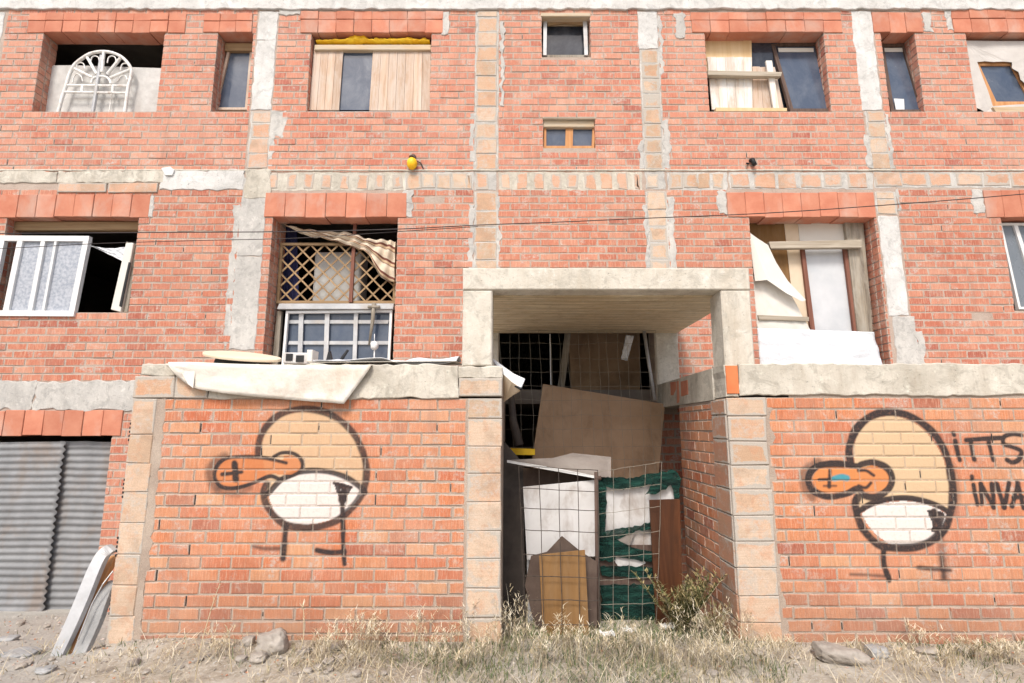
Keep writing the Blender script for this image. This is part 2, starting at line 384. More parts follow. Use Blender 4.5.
# brickwork -----------------------------------------------------------------
BL, BH, JT = .25, .098, .012
def overlap(a0, a1, b0, b1): return min(a1, b1)-max(a0, b0)
def brickwork(mb, X0, X1, Z0, Z1, holes, Y, anchor, paintbox=None, ends_deep=True, depth=.11, jit=.003, slits=0.0):
    """holes: (x0,x1,z0,z1,isopen)"""
    k0 = math.floor((Z0-anchor)/BH); k1 = math.ceil((Z1-anchor)/BH)
    for k in range(k0, k1):
        z0 = anchor+k*BH; z1 = z0+BH
        z0c, z1c = max(z0, Z0), min(z1, Z1)
        if z1c-z0c < .03: continue
        hs = []
        for h in holes:
            ov = overlap(z0c, z1c, h[2], h[3])
            if ov > .035: hs.append((h[0], h[1], h[4]))
            elif ov > 0:
                pass
        for h in holes:   # trim courses by holes that only nibble
            ov = overlap(z0c, z1c, h[2], h[3])
        hs.sort()
        iv = []; x = X0; fl = False
        for h in hs:
            if h[0] > x+.02: iv.append((x, h[0], fl, h[2]))
            if h[1] > x: x = h[1]; fl = h[2]
        if x < X1-.02: iv.append((x, X1, fl, False))
        off = (k % 2)*BL/2+R(-.025, .025)
        za, zb = z0c+JT/2, z1c-JT/2
        for (a, b, da, db) in iv:
            xs = [a]
            i = math.floor((a-off)/BL)+1
            while True:
                q = off+i*BL+R(-.008, .008)
                if q > b-.045: break
                if q > a+.045: xs.append(q)
                i += 1
            xs.append(b)
            for j in range(len(xs)-1):
                p0, p1 = xs[j]+JT/2, xs[j+1]-JT/2
                if j == 0: p0 = xs[j]+(0.0 if da else .004)
                if j == len(xs)-2: p1 = xs[j+1]-(0.0 if db else .004)
                if p1-p0 < .02: continue
                if slits and j > 0 and R(0, 1) < slits:
                    mb.curm = 1; h_ = R(.3, 1); mb.box(xs[j]-.003, xs[j]+.004, Y+.003, Y+.03, za+(zb-za)*(1-h_)*.5, zb-(zb-za)*(1-h_)*.5); mb.curm = 0
                mb.cur = R(0, 1)
                y = Y+R(-jit, jit)+(R(-.004, .002) if R(0, 1) < .2 else 0)
                if paintbox and p1 > paintbox[0] and p0 < paintbox[1] and zb > paintbox[2] and za < paintbox[3]:
                    nx = max(2, int((p1-p0)/.008)); nz = 11
                    mb.box(p0, p1, y+.004, y+depth, za, zb)
                    e = .0035
                    def fn(u, v, p0=p0, p1=p1, y=y):
                        xx = p0+(p1-p0)*u; zz = za+(zb-za)*v
                        d = e if (u < .001 or u > .999 or v < .001 or v > .999) else 0
                        return (xx, y+d, zz)
                    b0 = len(mb.v); mb.grid(fn, nx, nz)
                    for jj in range(nz+1):
                        for ii in range(nx+1):
                            dd = min(ii/nx*(p1-p0), (1-ii/nx)*(p1-p0), jj/nz*(zb-za), (1-jj/nz)*(zb-za))/.014
                            if dd < 1: mb.e[b0+jj*(nx+1)+ii] = dd
                    continue
                def bx(ya, yb, q0=p0, q1=p1):
                    mb.box(q0, q1, ya, yb, za+R(-.001, .003), zb-R(-.001, .003), ch=.004, jit=.0026)
                bx(y, y+depth)
                if (j == 0 and da) or (j == len(xs)-2 and db):
                    deep = .24
                    mb.cur = R(0, 1); bx(Y+.122, Y+deep)
                    if da == 2 or db == 2:
                        mb.cur = R(0, 1); bx(Y+.252, Y+.42)

def mortar_body(mb, X0, X1, Z0, Z1, holes, Y, depth, setb=.0045):
    xs = sorted(set([X0, X1]+[min(max(q, X0), X1) for h in holes if h[4] for q in (h[0]-.006, h[1]+.006)]))
    zs = sorted(set([Z0, Z1]+[min(max(q, Z0), Z1) for h in holes if h[4] for q in (h[2], h[3])]))
    for i in range(len(xs)-1):
        for j in range(len(zs)-1):
            cx, cz = (xs[i]+xs[i+1])/2, (zs[j]+zs[j+1])/2
            if any(h[4] and h[0]-.006 < cx < h[1]+.006 and h[2] < cz < h[3] for h in holes): continue
            if xs[i+1]-xs[i] < 1e-4 or zs[j+1]-zs[j] < 1e-4: continue
            mb.box(xs[i], xs[i+1], Y+setb, Y+depth, zs[j], zs[j+1])

def ragged(mb, x0, x1, z0, z1, Y, thick=.03, amp=.012, step=.05, seed=0, dome=.0):
    """plate with uneven outline standing at Y, thickness back"""
    pts = []
    def nz(a, b): return (mnoise.noise(Vector((a*9+seed, b*9, seed*1.7)))+.5*mnoise.noise(Vector((a*25, b*25, seed))))*amp*2
    nx = max(1, int((x1-x0)/step)); nz_ = max(1, int((z1-z0)/step))
    for i in range(nx): x = x0+(x1-x0)*i/nx; pts.append((x, Y, z0+nz(x, z0)))
    for i in range(nz_): z = z0+(z1-z0)*i/nz_; pts.append((x1+nz(x1, z), Y, z))
    for i in range(nx): x = x1+(x0-x1)*i/nx; pts.append((x, Y, z1+nz(x, z1)))
    for i in range(nz_): z = z1+(z0-z1)*i/nz_; pts.append((x0+nz(x0, z), Y, z))
    n = len(pts); cx, cz = (x0+x1)/2, (z0+z1)/2; hx, hz = (x1-x0)/2, (z1-z0)/2
    ins = []
    for p in pts:
        g = .007
        ins.append((p[0]+(g if p[0] < cx else -g) if abs(p[0]-cx) > hx*.6 else p[0], Y, p[2]+(g if p[2] < cz else -g) if abs(p[2]-cz) > hz*.6 else p[2]))
    mid = [(p[0], Y+.005, p[2]) for p in pts]; back = [(p[0], Y+thick, p[2]) for p in pts]
    b = mb.add(ins+mid+back, [])
    mb.f.append(tuple(b+i for i in range(n))); mb.mi.append(mb.curm)
    for r_ in (0, 1):
        for i in range(n):
            mb.f.append((b+r_*n+i, b+(r_+1)*n+i, b+(r_+1)*n+(i+1) % n, b+r_*n+(i+1) % n)); mb.mi.append(mb.curm)

# ------------------------------------------------------------------ paint (graffiti)
def px_w(lst, ox, oy, sc):
    out = []
    for a, b in lst:
        w = at(ox+a/sc, oy+b/sc, FY); out.append((w[0], w[2]))
    return np.array(out)
def catmull(P, n=6):
    P = np.asarray(P); out = []
    Q = np.vstack([2*P[0]-P[1], P, 2*P[-1]-P[-2]])
    for i in range(1, len(Q)-2):
        for k in range(n):
            t = k/n
            out.append(.5*((2*Q[i])+(-Q[i-1]+Q[i+1])*t+(2*Q[i-1]-5*Q[i]+4*Q[i+1]-Q[i+2])*t*t+(-Q[i-1]+3*Q[i]-3*Q[i+1]+Q[i+2])*t**3))
    out.append(P[-1]); return np.array(out)
def dist_poly(x, z, P):
    d = np.full(x.shape, 1e9)
    for a, b in zip(P[:-1], P[1:]):
        ab = b-a; L = (ab**2).sum()+1e-12
        t = np.clip(((x-a[0])*ab[0]+(z-a[1])*ab[1])/L, 0, 1)
        d = np.minimum(d, np.hypot(x-a[0]-t*ab[0], z-a[1]-t*ab[1]))
    return d
def inside(x, z, P):
    c = np.zeros(x.shape, bool); n = len(P)
    for i in range(n):
        a, b = P[i], P[(i+1) % n]
        m = ((a[1] > z) != (b[1] > z)) & (x < (b[0]-a[0])*(z-a[1])/((b[1]-a[1])+1e-12)+a[0])
        c ^= m
    return c
def make_paint(fills, strokes, WK=1.05):
    def fn(V):
        n = len(V); out = np.zeros((n, 4)); x, z = V[:, 0], V[:, 2]
        sel = (V[:, 1] < FY+.02)
        def over(col, al):
            a0 = out[:, 3]; a = al+a0*(1-al); aa = np.maximum(a, 1e-6)
            for k in range(3): out[:, k] = (col[k]*al+out[:, k]*a0*(1-al))/aa
            out[:, 3] = a
        for P, col, al in fills:
            over(col, inside(x, z, P)*al*sel)
        for P, w, soft, col, al in strokes:
            d = dist_poly(x, z, P)
            wob = .07*np.sin(x*17+z*13)+.06*np.sin(z*31-x*9)
            over(col, np.clip((w*WK*(1+wob)+soft*.7-d)/(1.4*soft), 0, 1)*min(.98, al*1.1)*sel)
        return out
    return fn
BK = (.035, .028, .028); TAN = (.58, .42, .26); WHT = (.70, .65, .61); ORG = (.60, .22, .075)
# left bird
L = lambda l: px_w(l, 200, 390, 3.594)
head = catmull(L([(210, 235), (212, 190), (232, 140), (275, 95), (330, 73), (390, 68), (450, 80), (505, 110), (550, 155), (580, 210), (597, 270), (595, 330), (575, 385), (540, 430), (490, 470), (430, 490), (370, 495), (310, 485), (270, 455), (240, 415), (228, 370), (240, 340)]))
lid = catmull(L([(245, 372), (290, 325), (340, 300), (400, 290), (460, 294), (520, 312), (570, 345), (592, 368)]))
eye = np.vstack([lid, catmull(L([(575, 385), (540, 425), (490, 458), (430, 478), (370, 483), (310, 472), (270, 440), (250, 400)]))])
headfill = np.vstack([catmull(L([(225, 240), (222, 190), (242, 140), (285, 100), (335, 82), (390, 78), (450, 88), (505, 118), (545, 160), (575, 215), (588, 270), (588, 330)])), lid[::-1]])
beakfill = catmull(L([(300, 252), (225, 248), (150, 246), (95, 252), (65, 285), (62, 315), (85, 342), (130, 345), (190, 328), (250, 303), (320, 305), (360, 292), (362, 260), (335, 238), (300, 234)]))
beak = catmull(L([(310, 262), (260, 250), (225, 243), (150, 240), (90, 247), (58, 280), (54, 318), (80, 348), (130, 352), (190, 335), (250, 310), (290, 320), (340, 305), (368, 280), (362, 248), (335, 228), (295, 226), (265, 240)]))
pw = 1/117.0
def S(l, w, soft=.9, al=.95, col=BK, o=L, cm=True): 
    P = o(l); return (catmull(P) if (cm and len(l) > 2) else P, w*pw/2, soft*pw, col, al)
fillsL = [(headfill, TAN, .72), (eye, WHT, .84)]
strokesL = [
    (head, 3.3*pw, 1.2*pw, BK, .78), (lid, 2.6*pw, .9*pw, BK, .85),
    S([(60, 350), (36, 310), (45, 270), (90, 240)], 9, 3.5, .55), S([(70, 360), (130, 372), (180, 350)], 6, 3, .4)]
fillsL2 = [(beakfill, (.52, .18, .065), .8), (L([(479, 328), (505, 333), (548, 347), (535, 372), (520, 396), (505, 396), (492, 372)]), BK, .93)]
strokesL2 = [(beak, 1.7*pw, .8*pw, BK, .88),
    S([(80, 303), (110, 300), (150, 295)], 3.5, 1.0), S([(124, 262), (128, 290), (130, 322)], 5, 1.2), S([(126, 270), (128, 318)], 6, 1.0, cm=False),
    
    S([(482, 334), (512, 342), (544, 350)], 3, .6), S([(512, 350), (513, 392)], 8, 1.0), S([(507, 357), (507, 362)], .7, .4, .8, WHT),
    S([(512, 395), (512, 450), (514, 500), (514, 560), (520, 625)], 4.2, 1.1, .9),
    S([(420, 576), (445, 581), (480, 584), (520, 581)], 4.6, 1.3, .9),
    S([(308, 490), (304, 540), (302, 570), (298, 606)], 5.5, 1.5, .85), S([(190, 562), (230, 570), (300, 570)], 3.2, 1.6, .6)]
# right bird and letters
Rr = lambda l: px_w(l, 800, 390, 3.254)
headr = catmull(Rr([(165, 235), (160, 190), (178, 138), (215, 95), (270, 72), (330, 76), (390, 103), (440, 148), (475, 210), (492, 280), (497, 340), (492, 390), (470, 450), (430, 490), (380, 510), (320, 514), (260, 505), (215, 465), (190, 420), (180, 370), (186, 350)]))
lidr = catmull(Rr([(190, 395), (235, 370), (290, 355), (350, 352), (410, 362), (460, 382), (488, 402)]))
eyer = np.vstack([catmull(Rr([(200, 402), (240, 376), (300, 364), (350, 362), (400, 370), (450, 387), (480, 407)])), catmull(Rr([(462, 450), (420, 488), (360, 506), (300, 503), (250, 473), (215, 432)]))])
hfr = np.vstack([catmull(Rr([(178, 235), (175, 190), (190, 142), (225, 102), (270, 86), (325, 88), (380, 112), (428, 158), (462, 215), (480, 280), (486, 345), (484, 385)])), lidr[::-1]])
bkf = catmull(Rr([(190, 255), (120, 247), (65, 255), (42, 285), (50, 315), (90, 338), (150, 330), (190, 315), (210, 335), (250, 338), (282, 315), (290, 285), (275, 258), (240, 245), (215, 250)]))
bkr = catmull(Rr([(190, 248), (120, 240), (60, 247), (32, 272), (28, 302), (46, 330), (92, 347), (150, 338), (188, 322), (210, 343), (250, 347), (288, 322), (300, 287), (282, 253), (242, 236), (205, 240), (190, 248)]))
S2 = lambda l, w, soft=.9, al=.95, col=BK, cm=True: S(l, w, soft, al, col, Rr, cm)
fillsR = [(hfr, TAN, .95), (eyer, WHT, .9)]
strokesR = [(headr, 3.6*pw, 1.1*pw, BK, .85), (lidr, 2.6*pw, .8*pw, BK, .92),
    S2([(40, 350), (14, 310), (20, 262), (60, 236)], 8, 2.6, .5), S2([(492, 250), (508, 320), (500, 400)], 8, 3, .35), S2([(455, 480), (464, 560), (470, 610)], 8, 3, .4)]
fillsR2 = [(bkf, ORG, .95), (Rr([(413, 391), (440, 390), (468, 398), (472, 412), (460, 440), (450, 460), (428, 462), (430, 435), (420, 410)]), BK, .95)]
strokesR2 = [(bkr, 3.0*pw, .8*pw, BK, .92),
    S2([(190, 262), (215, 262), (240, 278)], 3, 1, .9), S2([(192, 312), (215, 318), (232, 302)], 3, 1, .9),
    S2([(62, 292), (110, 290)], 3, .8, .9), S2([(97, 262), (95, 315)], 3.6, 1, .9), S2([(78, 312), (118, 312)], 2, .8, .7),
    S2([(112, 288), (135, 283), (152, 287)], 5.5, 1.0, .95, (.05, .27, .33)),
    
    S2([(422, 396), (445, 400), (462, 402)], 3.2, .6), S2([(438, 398), (446, 425), (444, 452)], 7, .8),
    S2([(272, 515), (274, 570), (290, 618)], 4.8, 1.1, .92), S2([(165, 600), (220, 602), (290, 607)], 2.6, 1.5, .6),
    S2([(385, 578), (430, 582), (488, 586)], 3.6, 1.4, .75), S2([(460, 540), (466, 610)], 4.5, 2.0, .6)]
LW = 4.2
letters = [[(500, 140), (501, 146)], [(505, 165), (511, 195), (519, 228)], [(540, 163), (580, 160), (652, 156)], [(555, 165), (560, 195), (566, 226)], [(612, 163), (620, 192), (628, 228)],
    [(722, 148), (692, 144), (663, 153), (664, 176), (694, 186), (720, 200), (712, 225), (690, 236), (672, 228)],
    [(558, 282), (559, 290)], [(564, 308), (570, 340), (578, 373)], [(592, 372), (590, 340), (588, 306)], [(588, 306), (608, 342), (630, 382)], [(630, 382), (628, 345), (624, 306)],
    [(640, 306), (652, 345), (664, 382)], [(664, 382), (672, 345), (680, 302)], [(690, 378), (702, 335), (708, 302)], [(708, 302), (718, 340), (728, 384)], [(694, 350), (724, 348)],
    [(760, 300), (742, 305), (740, 330), (758, 345), (762, 368), (744, 380)]]
for l in letters: strokesR2.append(S2(l, LW, .9, .88, cm=len(l) > 2))
def two(f1, s1, f2, s2):
    def fn(V):
        a = make_paint(f1, s1)(V); b = make_paint(f2, s2)(V)
        al = b[:, 3:4]; a0 = a[:, 3:4]; o = al+a0*(1-al); rgb = (b[:, :3]*al+a[:, :3]*a0*(1-al))/np.maximum(o, 1e-6)
        return np.hstack([rgb, o])
    return fn
paintL = two(fillsL, strokesL, fillsL2, strokesL2)
paintR = two(fillsR, strokesR, fillsR2, strokesR2)

# ------------------------------------------------------------------ ground height
def sm(a, b, x):
    t = min(1, max(0, (x-a)/(b-a))); return t*t*(3-2*t)
def gz(x, y):
    s = min(1, max(0, (y-4.3)/2.4))
    left = 1-sm(-3.5, -3.1, x)
    z = -(.43*left+.12*(1-left))*s
    if y > 6.73: z = -.43*left-.12*(1-left)
    fade = 1 if abs(x) < 14 and -2 < y < 6.4 else 0
    if fade:
        z += .022*mnoise.noise(Vector((x*1.3, y*1.3, 0)))+.012*mnoise.noise(Vector((x*5, y*5, 3)))+.007*mnoise.noise(Vector((x*15, y*15, 7)))
        z += .05*math.exp(-((x+2.2)/.9)**2-((y-4.4)/.25)**2)+.03*math.exp(-((y-4.6)/.18)**2)*(1 if -3.1 < x < 6 else 0)
    return z

# ================================================================== BUILDING
bld = empty('apartment_building', (0, BY, -.4), 'unfinished red brick apartment block with bare concrete bands and patched up window openings', 'building')
XL, XR = -8.6, 8.6
OP = [  # x0,x1,z0,z1,deep
    (-6.515, -4.83, 5.93, 7.12, 1), (-4.087, -3.60, 5.93, 7.12, 1), (-2.79, -1.12, 5.93, 7.12, 1), (.414, 1.09, 6.748, 7.399, 1), (.42, 1.119, 5.397, 5.834, 1),
    (2.68, 4.333, 5.93, 7.12, 1), (5.13, 5.60, 5.93, 7.12, 1), (6.31, 7.75, 5.93, 7.12, 1),
    (-6.62, -4.888, 3.145, 4.42, 1), (-3.135, -1.495, 2.28, 4.42, 2), (3.11, 4.752, 2.28, 4.42, 2), (6.41, 7.75, 3.17, 4.42, 1),
    (-8.0, -4.915, -.55, 1.60, 1), (-.17, 1.79, -.3, 2.935, 1)]
PIL = [(-3.555, -3.26, 5.05, 7.5), (-3.555, -3.25, 1.7, 5.05), (-.505, -.185, 1.7, 7.5), (1.762, 2.035, 1.9, 7.5), (4.765, 5.04, 5.0, 7.5), (4.79, 5.07, 2.0, 5.0), (-7.6, -7.06, -.5, 7.5)]
LIN = [(-6.75, -4.55, 7.12, 7.43), (-4.30, -3.62, 7.12, 7.42), (-2.95, -.96, 7.12, 7.46), (2.5, 4.60, 7.12, 7.44), (5.03, 5.72, 7.12, 7.44), (6.15, 7.9, 7.12, 7.48),
       (-7.0, -4.76, 4.42, 4.74), (-3.25, -1.38, 4.42, 4.76), (2.83, 4.78, 4.42, 4.77), (6.22, 7.9, 4.42, 4.80), (-8.2, -4.80, 1.60, 1.91)]
BANDS = [(-8.6, 8.6, 4.80, 5.07), (-8.6, -4.70, 1.93, 2.26), (-4.5, 8.6, 1.95, 2.28)]
holes = OP+[(a, b, c, d, 0) for a, b, c, d in PIL+LIN+BANDS]
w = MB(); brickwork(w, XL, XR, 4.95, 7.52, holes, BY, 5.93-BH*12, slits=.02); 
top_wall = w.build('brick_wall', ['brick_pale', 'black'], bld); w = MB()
brickwork(w, XL, XR, -.5, 4.95, holes, BY, 3.145-BH*50, slits=.03)
wall = w.build('brick_wall', ['brick_red', 'black'], bld)
m = MB(); mh = [h for h in OP]
mortar_body(m, XL, XR, -.6, 7.5, [(h[0], h[1], h[2], h[3]+.04, h[4]) for h in OP], BY, .238)
m.build('mortar', 'mortar_red', wall)
# deeper jamb backing of the two terrace windows
for (a, b) in ((-3.135, -1.495), (3.11, 4.752)):
    for c, d in ((a-.25, a-.006), (b+.006, b+.25)):
        q = MB(); q.box(c, d, BY+.242, BY+.415, 2.3, 4.7); q.build('jamb_mortar', 'mortar_red', wall)

def pilaster(x0, x1, z0, z1, kind, Y=BY, bh=.225, pr=.004, seam=True, name='pilaster', parent=bld, mat='block', x0t=None):
    mb = MB()
    z = z0
    if kind == 'block':
        while z < z1-.03:
            h = min(bh+R(-.012, .012), z1-z)
            if z1-z-h < .06: h = z1-z
            mb.cur = R(0, 1); e = R(-.008, .008)
            mb.box(x0+.012+e, x1-.012+e*.5, Y-pr+R(-.004, .004), Y+.09, z+.004, z+h-.004, ch=.007, jit=.005)
            z += h
        o = mb.build(name, mat, parent, bevel=0)
        q = MB(); ragged(q, x0-.012, x1+.012, z0, z1, Y+.002, .05, .012, .04, R(0, 99)); q.build('mortar_bed', 'conc_grey', o)
    else:
        while z < z1-.02:
            h = min(R(.9, 1.5), z1-z)
            if z1-z-h < .3: h = z1-z
            ragged(mb, x0, x1, z+.003, z+h-.003, Y-pr, .06, .010, .05, R(0, 99)); z += h
        o = mb.build(name, kind, parent)
    return o
pilaster(-3.545, -3.27, 5.95, 7.46, 'conc_pale'); pilaster(-3.53, -3.25, 5.10, 5.94, 'block', mat='block_pink')
pilaster(-3.57, -3.24, 2.66, 4.98, 'conc_grey'); pilaster(-3.56, -3.22, 2.30, 2.58, 'conc_grey')
tl = MB(); tl.cur = .3; tl.box(-3.52, -3.3, BY-.002, BY+.05, 2.585, 2.655, ch=.006, jit=.01); tl.build('brick_course', 'brick_red', bld)
pilaster(-.500, -.195, 5.09, 7.46, 'block'); pilaster(-.49, -.185, 2.95, 4.78, 'block')
pilaster(1.755, 2.03, 6.87, 7.46, 'conc_pale'); pilaster(1.77, 2.03, 5.09, 6.86, 'block'); pilaster(1.775, 2.04, 2.95, 4.78, 'block')
pilaster(4.745, 5.025, 5.95, 7.46, 'conc_pale'); pilaster(4.795, 5.055, 5.10, 5.94, 'block')
pilaster(4.80, 5.055, 3.10, 4.44, 'conc_pale'); pilaster(4.84, 5.12, 2.3, 3.09, 'conc_grey'); pilaster(4.80, 5.06, 4.46, 4.78, 'block')
pilaster(-7.6, -7.10, 2.3, 7.44, 'conc_pale')
# columns beside the doorway
for (a, b, z0) in ((-.42, -.165, -.3), (1.80, 2.095, 1.93)):
    q = MB(); q.box(a, b, BY-.012, BY+.28, z0, 2.93, ch=.012); q.build('column', 'concrete', bld)
# mortar smears beside pilasters and openings
for i_, (a, b, c, d) in enumerate([(-3.27, -3.06, 5.55, 5.95), (-3.66, -3.57, 2.7, 4.6), (-3.26, -3.18, 5.1, 5.6), (-.58, -.50, 5.2, 5.9), (-.205, -.16, 3.2, 4.7), (-.56, -.49, 3.0, 4.6), (2.03, 2.09, 6.5, 7.4), (2.03, 2.12, 5.1, 5.8), (1.70, 1.77, 5.1, 5.5),
                     (1.73, 1.78, 3.1, 4.6), (2.04, 2.13, 3.6, 4.7), (4.73, 4.80, 5.1, 5.6), (5.04, 5.10, 5.1, 5.9), (5.06, 5.10, 4.5, 4.8), (5.10, 5.19, 2.35, 2.9), (-4.80, -4.72, 4.42, 4.72), (-1.40, -1.30, 4.42, 4.76), (2.72, 2.83, 4.45, 4.78), (6.06, 6.22, 4.48, 4.8),
                     (2.28, 2.42, 7.05, 7.42), (-.98, -.88, 7.1, 7.44), (5.72, 5.85, 7.12, 7.42), (6.06, 6.15, 7.15, 7.46), (-3.28, -2.95, 7.40, 7.5), (-.16, -.11, 6.0, 7.3), (-1.45, -1.30, 4.6, 4.79)]):
    q = MB(); ragged(q, a, b, c, d, BY-.001-.0004*i_, .03, .022, .04, R(0, 99)); q.build('mortar_smear', 'conc_grey', bld)
# lintels of red hollow blocks
for i, (a, b, c, d) in enumerate(LIN):
    mb = MB(); n = max(2, round((b-a)/.25)); top = i < 6
    for k in range(n):
        x0 = a+(b-a)*k/n; x1 = a+(b-a)*(k+1)/n; mb.cur = R(0, 1); dz = R(-.008, .008)
        y = BY-.012+R(-.003, .004)
        if top and i != 4:
            mb.box(x0+.003, x1-.003, y, BY+.235, c+dz, c+(d-c)*.60-.004, ch=.005, jit=.004)
            mb.cur = R(0, 1); mb.box(x0-.002, x1-.004, y+R(-.006, .006), BY+.2, c+(d-c)*.60+.003, d-.004, ch=.005, jit=.004)
        else:
            mb.box(x0+.003, x1-.003, y, BY+.235, c+dz, d-R(.0, .012), ch=.005, jit=.004)
    o = mb.build('lintel', 'terracotta', bld)
    q = MB(); q.box(a+.02, b-.02, BY+.006, BY+.225, c+.03, d-.02); q.build('mortar', 'conc_grey', o)
# bands
def band(x0, x1, z0, z1, mat, name='concrete_band', Y=BY-.008, amp=.016):
    q = MB(); x = x0
    while x < x1-.01:
        L_ = min(R(1.6, 3.0), x1-x)
        if x1-x-L_ < .5: L_ = x1-x
        ragged(q, x, x+L_, z0, z1, Y+R(-.002, .002), .06, amp, .05, R(0, 99)); x += L_-.002
    return q.build(name, mat, bld)
band(-8.6, -4.62, 4.90, 5.07, 'concrete'); band(-4.66, -3.55, 4.80, 5.08, 'conc_pale')
band(-3.54, -3.2, 4.68, 5.08, 'concrete'); band(-8.6, -4.60, 1.915, 2.27, 'conc_grey', amp=.02); band(-8.6, 8.6, 5.065, 5.09, 'concrete', Y=BY-.011, amp=.003)
band(-4.5, -3.1, 1.93, 2.30, 'conc_grey'); band(2.1, 8.6, 1.93, 2.26, 'conc_grey')
q = MB()
for x in (-6.1, -5.4): q.cur = R(0, 1); q.box(-6.0+(x+6.1)*.95, -4.68+(x+6.1)*.0 if x > -6 else -5.36, BY-.02, BY+.05, 4.76, 4.89, ch=.006, jit=.006)
q.build('block_course', 'block_pink', bld)
def onedge(x0, x1, step, z0, z1, fill, mat='block'):
    """blocks set on edge in a mortar bed"""
    q = MB(); x = x0
    while x < x1-.06:
        wd = step*fill*R(.88, 1.1); q.cur = R(0, 1); g = R(.004, .02)
        q.box(x, min(x+wd, x1-.01), BY-.004+R(-.004, .003), BY+.06, z0+g, z1-R(.004, .02), ch=.010, jit=.012, ei=.05); x += step
    o = q.build('edge_block_course', mat, bld)
    q = MB(); ragged(q, x0-.02, x1+.01, z0-.01, z1+.015, BY+.001+abs(x0)*.0004, .05, .012, .05, R(0, 99)); q.build('mortar_bed', 'concrete' if fill < .75 else 'conc_grey', o)
onedge(-3.23, -1.42, .235, 4.80, 5.04, .60, 'block_pink'); onedge(-1.40, -.52, .20, 4.80, 5.05, .93); onedge(-.48, -.22, .2, 4.80, 5.05, .85, 'block_pink')
onedge(-.16, 1.72, .222, 4.80, 5.05, .70, 'block_pink'); onedge(1.79, 2.02, .2, 4.82, 5.05, .85); onedge(2.08, 2.85, .19, 4.80, 5.05, .94)
onedge(2.90, 4.78, .31, 4.82, 5.05, .84, 'block_pink'); onedge(4.82, 8.5, .36, 4.84, 5.06, .93, 'block_pink')
# cornice slab
q = MB(); ragged(q, -8.7, 8.7, 7.475, 8.1, BY-.03, .4, .011, .05, 5); q.build('cornice', 'conc_pale', bld)
# small broken holes in the brickwork
# interior: floors, ceilings, back and side walls
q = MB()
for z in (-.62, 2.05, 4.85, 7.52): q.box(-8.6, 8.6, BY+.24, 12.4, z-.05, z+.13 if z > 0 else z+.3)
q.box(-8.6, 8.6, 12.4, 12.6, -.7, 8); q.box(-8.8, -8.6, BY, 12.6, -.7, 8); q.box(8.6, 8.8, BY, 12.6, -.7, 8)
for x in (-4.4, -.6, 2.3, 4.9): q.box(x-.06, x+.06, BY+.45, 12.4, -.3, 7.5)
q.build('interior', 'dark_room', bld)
q = MB(); q.box(-8.8, 8.8, BY-.02, 12.6, 8.1, 8.25); q.build('roof', 'concrete', bld)
# bottom flight seen in the doorway
q = MB(); q.prism([at(568, 333, 7.6), at(640, 333, 7.6), at(640, 420, 7.6), at(572, 398, 7.6)], (0, .15, 0)); q.build('stair_soffit', 'hardboard', bld)
q = MB(); q.cur = .4; q.box(-7.0, -4.95, BY+.12, BY+.2, 4.29, 4.415, ch=.01); q.build('shutter_box', 'wood_orange', bld)

# ---- glazed windows of the building
def quad_frame(pts, wd, depth, mat, name, parent, inner=()):
    """frame bars along a quad given as 3-D corners TL,TR,BR,BL"""
    P = [Vector(p) for p in pts]; q = MB()
    nrm = (P[1]-P[0]).cross(P[3]-P[0]).normalized()
    if nrm.y < 0: nrm = -nrm
    def bar(a, b, wd=wd, off=0.0, dp=depth):
        d = (b-a).normalized(); sd = d.cross(nrm).normalized()*wd/2; q.cur = R(0, 1); o = nrm*off
        q.prism([a-sd+o, b-sd+o, b+sd+o, a+sd+o], nrm*(dp-2*off))
    for i in range(4):
        a, b = P[i], P[(i+1) % 4]; d = (b-a).normalized()*wd/2
        if i % 2 == 0: bar(a-d, b+d)
        else: bar(a+d*.6, b-d*.6, off=.002)
    for (ea, ta, eb, tb, wdi) in inner:
        a = P[ea].lerp(P[(ea+1) % 4], ta); b = P[eb].lerp(P[(eb+1) % 4], tb); bar(a, b, wdi, off=.004)
    return q.build(name, mat, parent, recalc=True)
def pane(pts, y, mat, parent, name='pane', d=.008):
    q = MB(); q.prism([(p[0], p[1]+y, p[2]) for p in pts], (0, d, 0)); return q.build(name, mat, parent, recalc=True)
def A(px, py, r): return at(px, py, BY+r)
# narrow window top left
P = [A(228, 44, .2), A(252, 44, .2), A(246.5, 109, .16), A(211, 109, .16)]
f = quad_frame([A(229.5, 46, .2), A(251.5, 46, .2), A(246, 108.5, .17), A(215, 108.5, .17)], .035, .05, 'wood_pale', 'window', bld); pane(P, .035, 'pane', f)
q = MB(); q.cur = .7; a = A(230, 41, .18); b = A(254, 46, .18); q.box(-4.08, -3.61, BY+.17, BY+.235, 6.98, 7.10, ch=.006); q.build('head_board', 'wood_orange', f)
# small square window top middle
P = [A(545, 19, .12), A(591, 18, .12), A(590, 56, .12), A(544, 56, .12)]
f = quad_frame(P, .035, .05, 'wood_grey', 'window', bld); pane(P, .06, 'pane_dark', f)
q = MB(); q.prism([A(583, 20, .08), A(587, 20, .08), A(588, 55, .08), A(584.5, 55, .08)], (0, .03, 0)); q.build('mullion', 'zinc', f)
q = MB(); q.prism([A(543.5, 20, .08), A(547, 20, .08), A(546.5, 55, .08), A(543, 55, .08)], (0, .03, 0)); q.build('mullion', 'zinc', f)
q = MB(); q.prism([A(547, 20, .1), A(583, 21, .1), A(583, 25, .1), A(565, 23, .1), A(548, 25, .1)], (0, .03, 0)); q.build('head_strip', 'wood_orange', f)
q = MB(); q.box(.40, 1.10, BY-.012, BY+.20, 7.37, 7.43, ch=.008); q.build('head_board', 'wood_beam', f)
